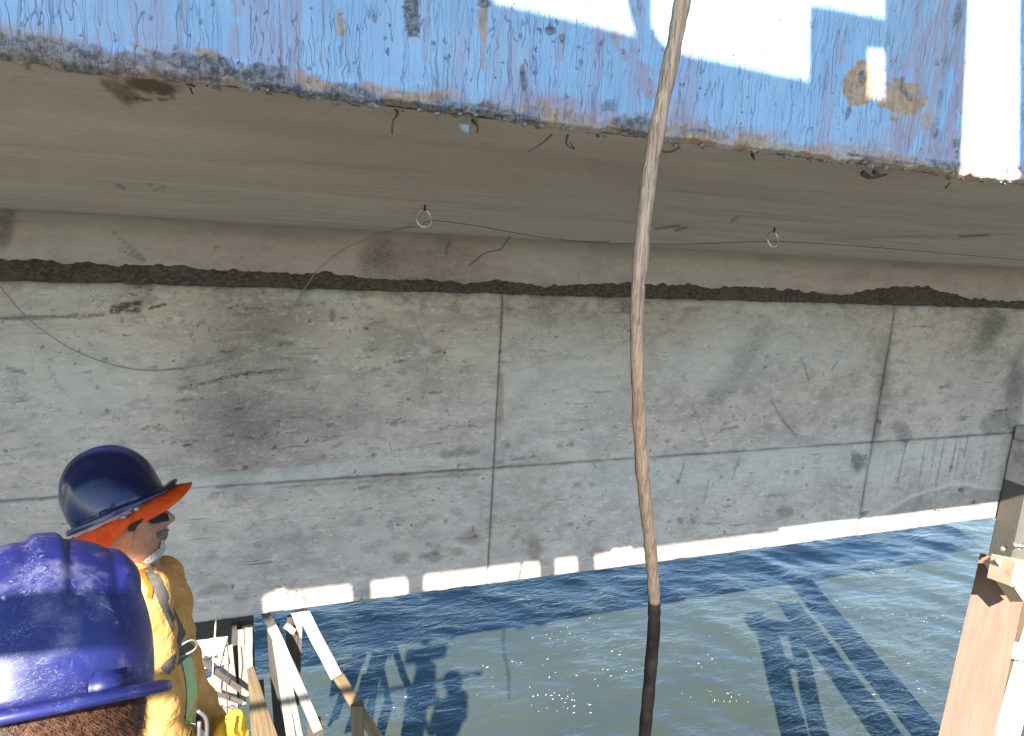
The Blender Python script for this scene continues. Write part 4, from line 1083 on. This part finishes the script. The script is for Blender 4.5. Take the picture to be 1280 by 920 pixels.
ribbon('harness_strap', [(248, 890), (243, 910), (238, 935)], 8, M_STRAP, man, bv_sh)
ribbon('tabard_edge', [(233, 822), (239, 850), (240, 880), (238, 905)], 13, M_GREEN, man, bv_sh, off=.006)
ribbon('collar', [(177, 712), (181, 724), (188, 736), (186, 748)], 6, M_COLLAR, man, bv_sh, off=.006)
bk_ = [mp(x, y, -.15) for x, y in ((219, 817), (226, 807), (239, 800), (246, 804), (243, 812), (230, 819), (220, 822), (219, 817))]
tube('buckle', spline(bk_, 30), .0026, M_STEEL, man, 8)
tube('buckle', spline([mp(x, y, -.17) for x, y in ((247, 888), (258, 900), (257, 930), (250, 932), (249, 902))], 20), .0045, M_STEEL, man, 8)
# legs and boots down to the planks
hipz = mp(185, 960).z-.12; fz = -2.30; ce = mp(178, 930, .02)
blob('trousers', [('e', Vector((ce.x, ce.y, hipz)), (.15, .14, .13)), ('c', Vector((ce.x, ce.y, hipz))-_v*.09, Vector((ce.x, ce.y, hipz-.42))-_v*.1+_rr*.04, .095, .07), ('c', Vector((ce.x, ce.y, hipz-.42))-_v*.1+_rr*.04, Vector((ce.x, ce.y, fz+.1))-_v*.1, .07, .06),
                  ('c', Vector((ce.x, ce.y, hipz))+_v*.09, Vector((ce.x, ce.y, hipz-.42))+_v*.1+_rr*.04, .095, .07), ('c', Vector((ce.x, ce.y, hipz-.42))+_v*.1+_rr*.04, Vector((ce.x, ce.y, fz+.1))+_v*.1, .07, .06)], .014, M_TROUSER, man)
for s in (-1, 1):
    c = Vector((ce.x, ce.y, fz))+_v*.1*s
    blob('boot', [('c', c+UP*.12, c+UP*.05, .05, .05), ('c', c+UP*.045, c+UP*.035+_rr*.17, .045, .035)], .01, M_BOOT, man)
# gloved far hand: palm, four fingers curled, thumb
gp_ = [('e', gl, (.034, .022, .042), Matrix.Rotation(.5, 4, 'Y'))]
for i, (dx, L) in enumerate(((-.028, .030), (-.009, .036), (.011, .034), (.029, .026))):
    b0 = gl+_rr*dx+UP*-.028; b1 = b0+UP*-L*.8+_v*-.006; b2 = b1+UP*-.012+_v*-.022
    gp_ += [('c', b0, b1, .0105, .0098), ('c', b1, b2, .0098, .0088)]
gp_ += [('c', gl+_rr*-.028+UP*.005, gl+_rr*-.048+UP*-.022-_v*.012, .012, .0098), ('c', mp(278, 908, .06), gl, .026, .028)]
blob('glove', gp_, .005, M_GLOVE, man, 3)
hr2 = mp(258, 984, -.085)
gp_ = [('e', hr2+_rr*.04, (.045, .024, .034))]
for i in range(4):
    b0 = hr2+_rr*.078+UP*(.024-.016*i); b1 = b0+_rr*(.034-.004*abs(i-1)); gp_ += [('c', b0, b1, .0105, .0095), ('c', b1, b1+_v*.03+_rr*.006, .0095, .0085)]
gp_ += [('c', hr2+_rr*.03+UP*.02, hr2+_rr*.075+UP*.05, .012, .009)]
blob('glove', gp_, .005, M_GLOVE, man, 3)

# hat of the man
rc = Mp(148, 633); f0 = (Mp(206, 608)-Mp(90, 661)).normalized(); u0 = f0.cross(_v)
if u0.z < 0: u0 = -u0
u0 = (u0+_v*.34).normalized()      # leans away from us
Mh = frame(rc, f0, u0)
pxm = (Mp(206, 608)-Mp(90, 661)).length/2
bm = hat_bm(pxm*.985, .112, .138, ((0, .030, .004, .7), (-.052, .010, .003, .6), (.052, .010, .003, .6)), .0015, .030, side=.006, n=(120, 48), back_lip=.010, flat=2.25)
for v in bm.verts:      # the peak turns up like in the photograph
    if v.co.z < .012 and v.co.x > .09: v.co.z += .012*math.exp(-(v.co.y/.055)**2)*min(1, (v.co.x-.09)/.04)
bmesh.ops.transform(bm, matrix=Mh, verts=bm.verts[:])
hat = from_bm('hard_hat', bm, M_HELM, man, True)
dgx = bpy.context.evaluated_depsgraph_get(); dgx.update(); bv_hat = BVHTree.FromObject(hat, dgx)
for (x, y) in ((130, 640), (93, 655)):
    h = hit(bv_hat, x, y)
    if h[0]:
        bm = bmesh.new(); box_bm(bm, -.011, .011, -.004, .004, -.004, .004); bmesh.ops.bevel(bm, geom=bm.edges[:], offset=.0025, segments=2, affect='EDGES')
        bmesh.ops.transform(bm, matrix=frame(h[0], h[1].cross(u0), u0), verts=bm.verts[:]); from_bm('slot_boss', bm, M_HELM, man, True)
# pale band under the hat, orange peak and neck shade
def band(name, rowsdef, mat, n=40, az0=-180, az1=180):
    """rows of (forward scale, side scale, dz along hat up, dx) swept round the head"""
    P = np.zeros((len(rowsdef), n+1, 3))
    for j, (fa, fb, dz, dxo) in enumerate(rowsdef):
        for i in range(n+1):
            az = math.radians(az0+(az1-az0)*i/n)
            q = Mh @ Vector((fa*math.cos(az)+dxo, fb*math.sin(az), dz if not callable(dz) else dz(az))); P[j, i] = q
    o = grid(name, P, mat, man); return o
band('pale_headband', [(.100, .092, .010, -.006), (.098, .091, -.012, -.006), (.096, .088, lambda a: -.032+.010*math.cos(a), -.006)], M_PINK, 60, -150, 150)
# orange peak: fan from brow outwards, sides drooping
P = np.zeros((12, 33, 3))
for j in range(12):
    t = j/11
    for i in range(33):
        az = math.radians(-76+152*i/32); cz = math.cos(az)
        L = .050*max(0, cz)**.40*t
        x = .098*cz+L*(.55+.45*cz)+.004; y = .090*math.sin(az)+L*.25*math.sin(az)
        z = -.006-.014*abs(math.sin(az))**1.6-.016*t*cz-.030*t*abs(math.sin(az))**1.3
        P[j, i] = Mh @ Vector((x, y, z))
o = grid('orange_peak', P, M_ORANGE, man)
so = o.modifiers.new('t', 'SOLIDIFY'); so.thickness = .003
# side curtain: from brow down past the ear to the nape
P = np.zeros((16, 60, 3))
for j in range(16):
    t = j/15
    for i in range(60):
        az = math.radians(62+236*i/59); s_ = abs(math.sin(az)); cz = math.cos(az)
        drop = .012+.040*sm(-.45, .5, np.array(-cz)).item()+.0
        r = 1+.10*math.sin(t*math.pi)*(.5+.5*math.sin(az*13+t*3))+.05*t
        x = (.103*cz)*r-.012*t; y = .092*math.sin(az)*r; z = -.022-.010*max(0, cz)*0-drop*t-.016*max(0, cz)
        P[j, i] = Mh @ Vector((x, y, z))
o = grid('neck_shade', P, M_ORANGE, man); so = o.modifiers.new('t', 'SOLIDIFY'); so.thickness = .003
for (x, y) in ((171, 636), (155, 646)):
    tube('stud', [Mp(x, y, -.112), Mp(x, y, -.103)], .0055, M_STEEL, man, 10)

# planks the two men stand on, below the view
plat = empty('scaffold_platform', (-.3, 1.3, fz-.02), label='timber scaffold platform of rough planks under the two workmen', cat='platform')
for i in range(9):
    y = .2+i*.185
    box('plank', -1.9, .25+random.uniform(-.06, .06), y, y+.175, fz-.04, fz-.002+random.uniform(-.004, 0), M_OLD, plat, .004)
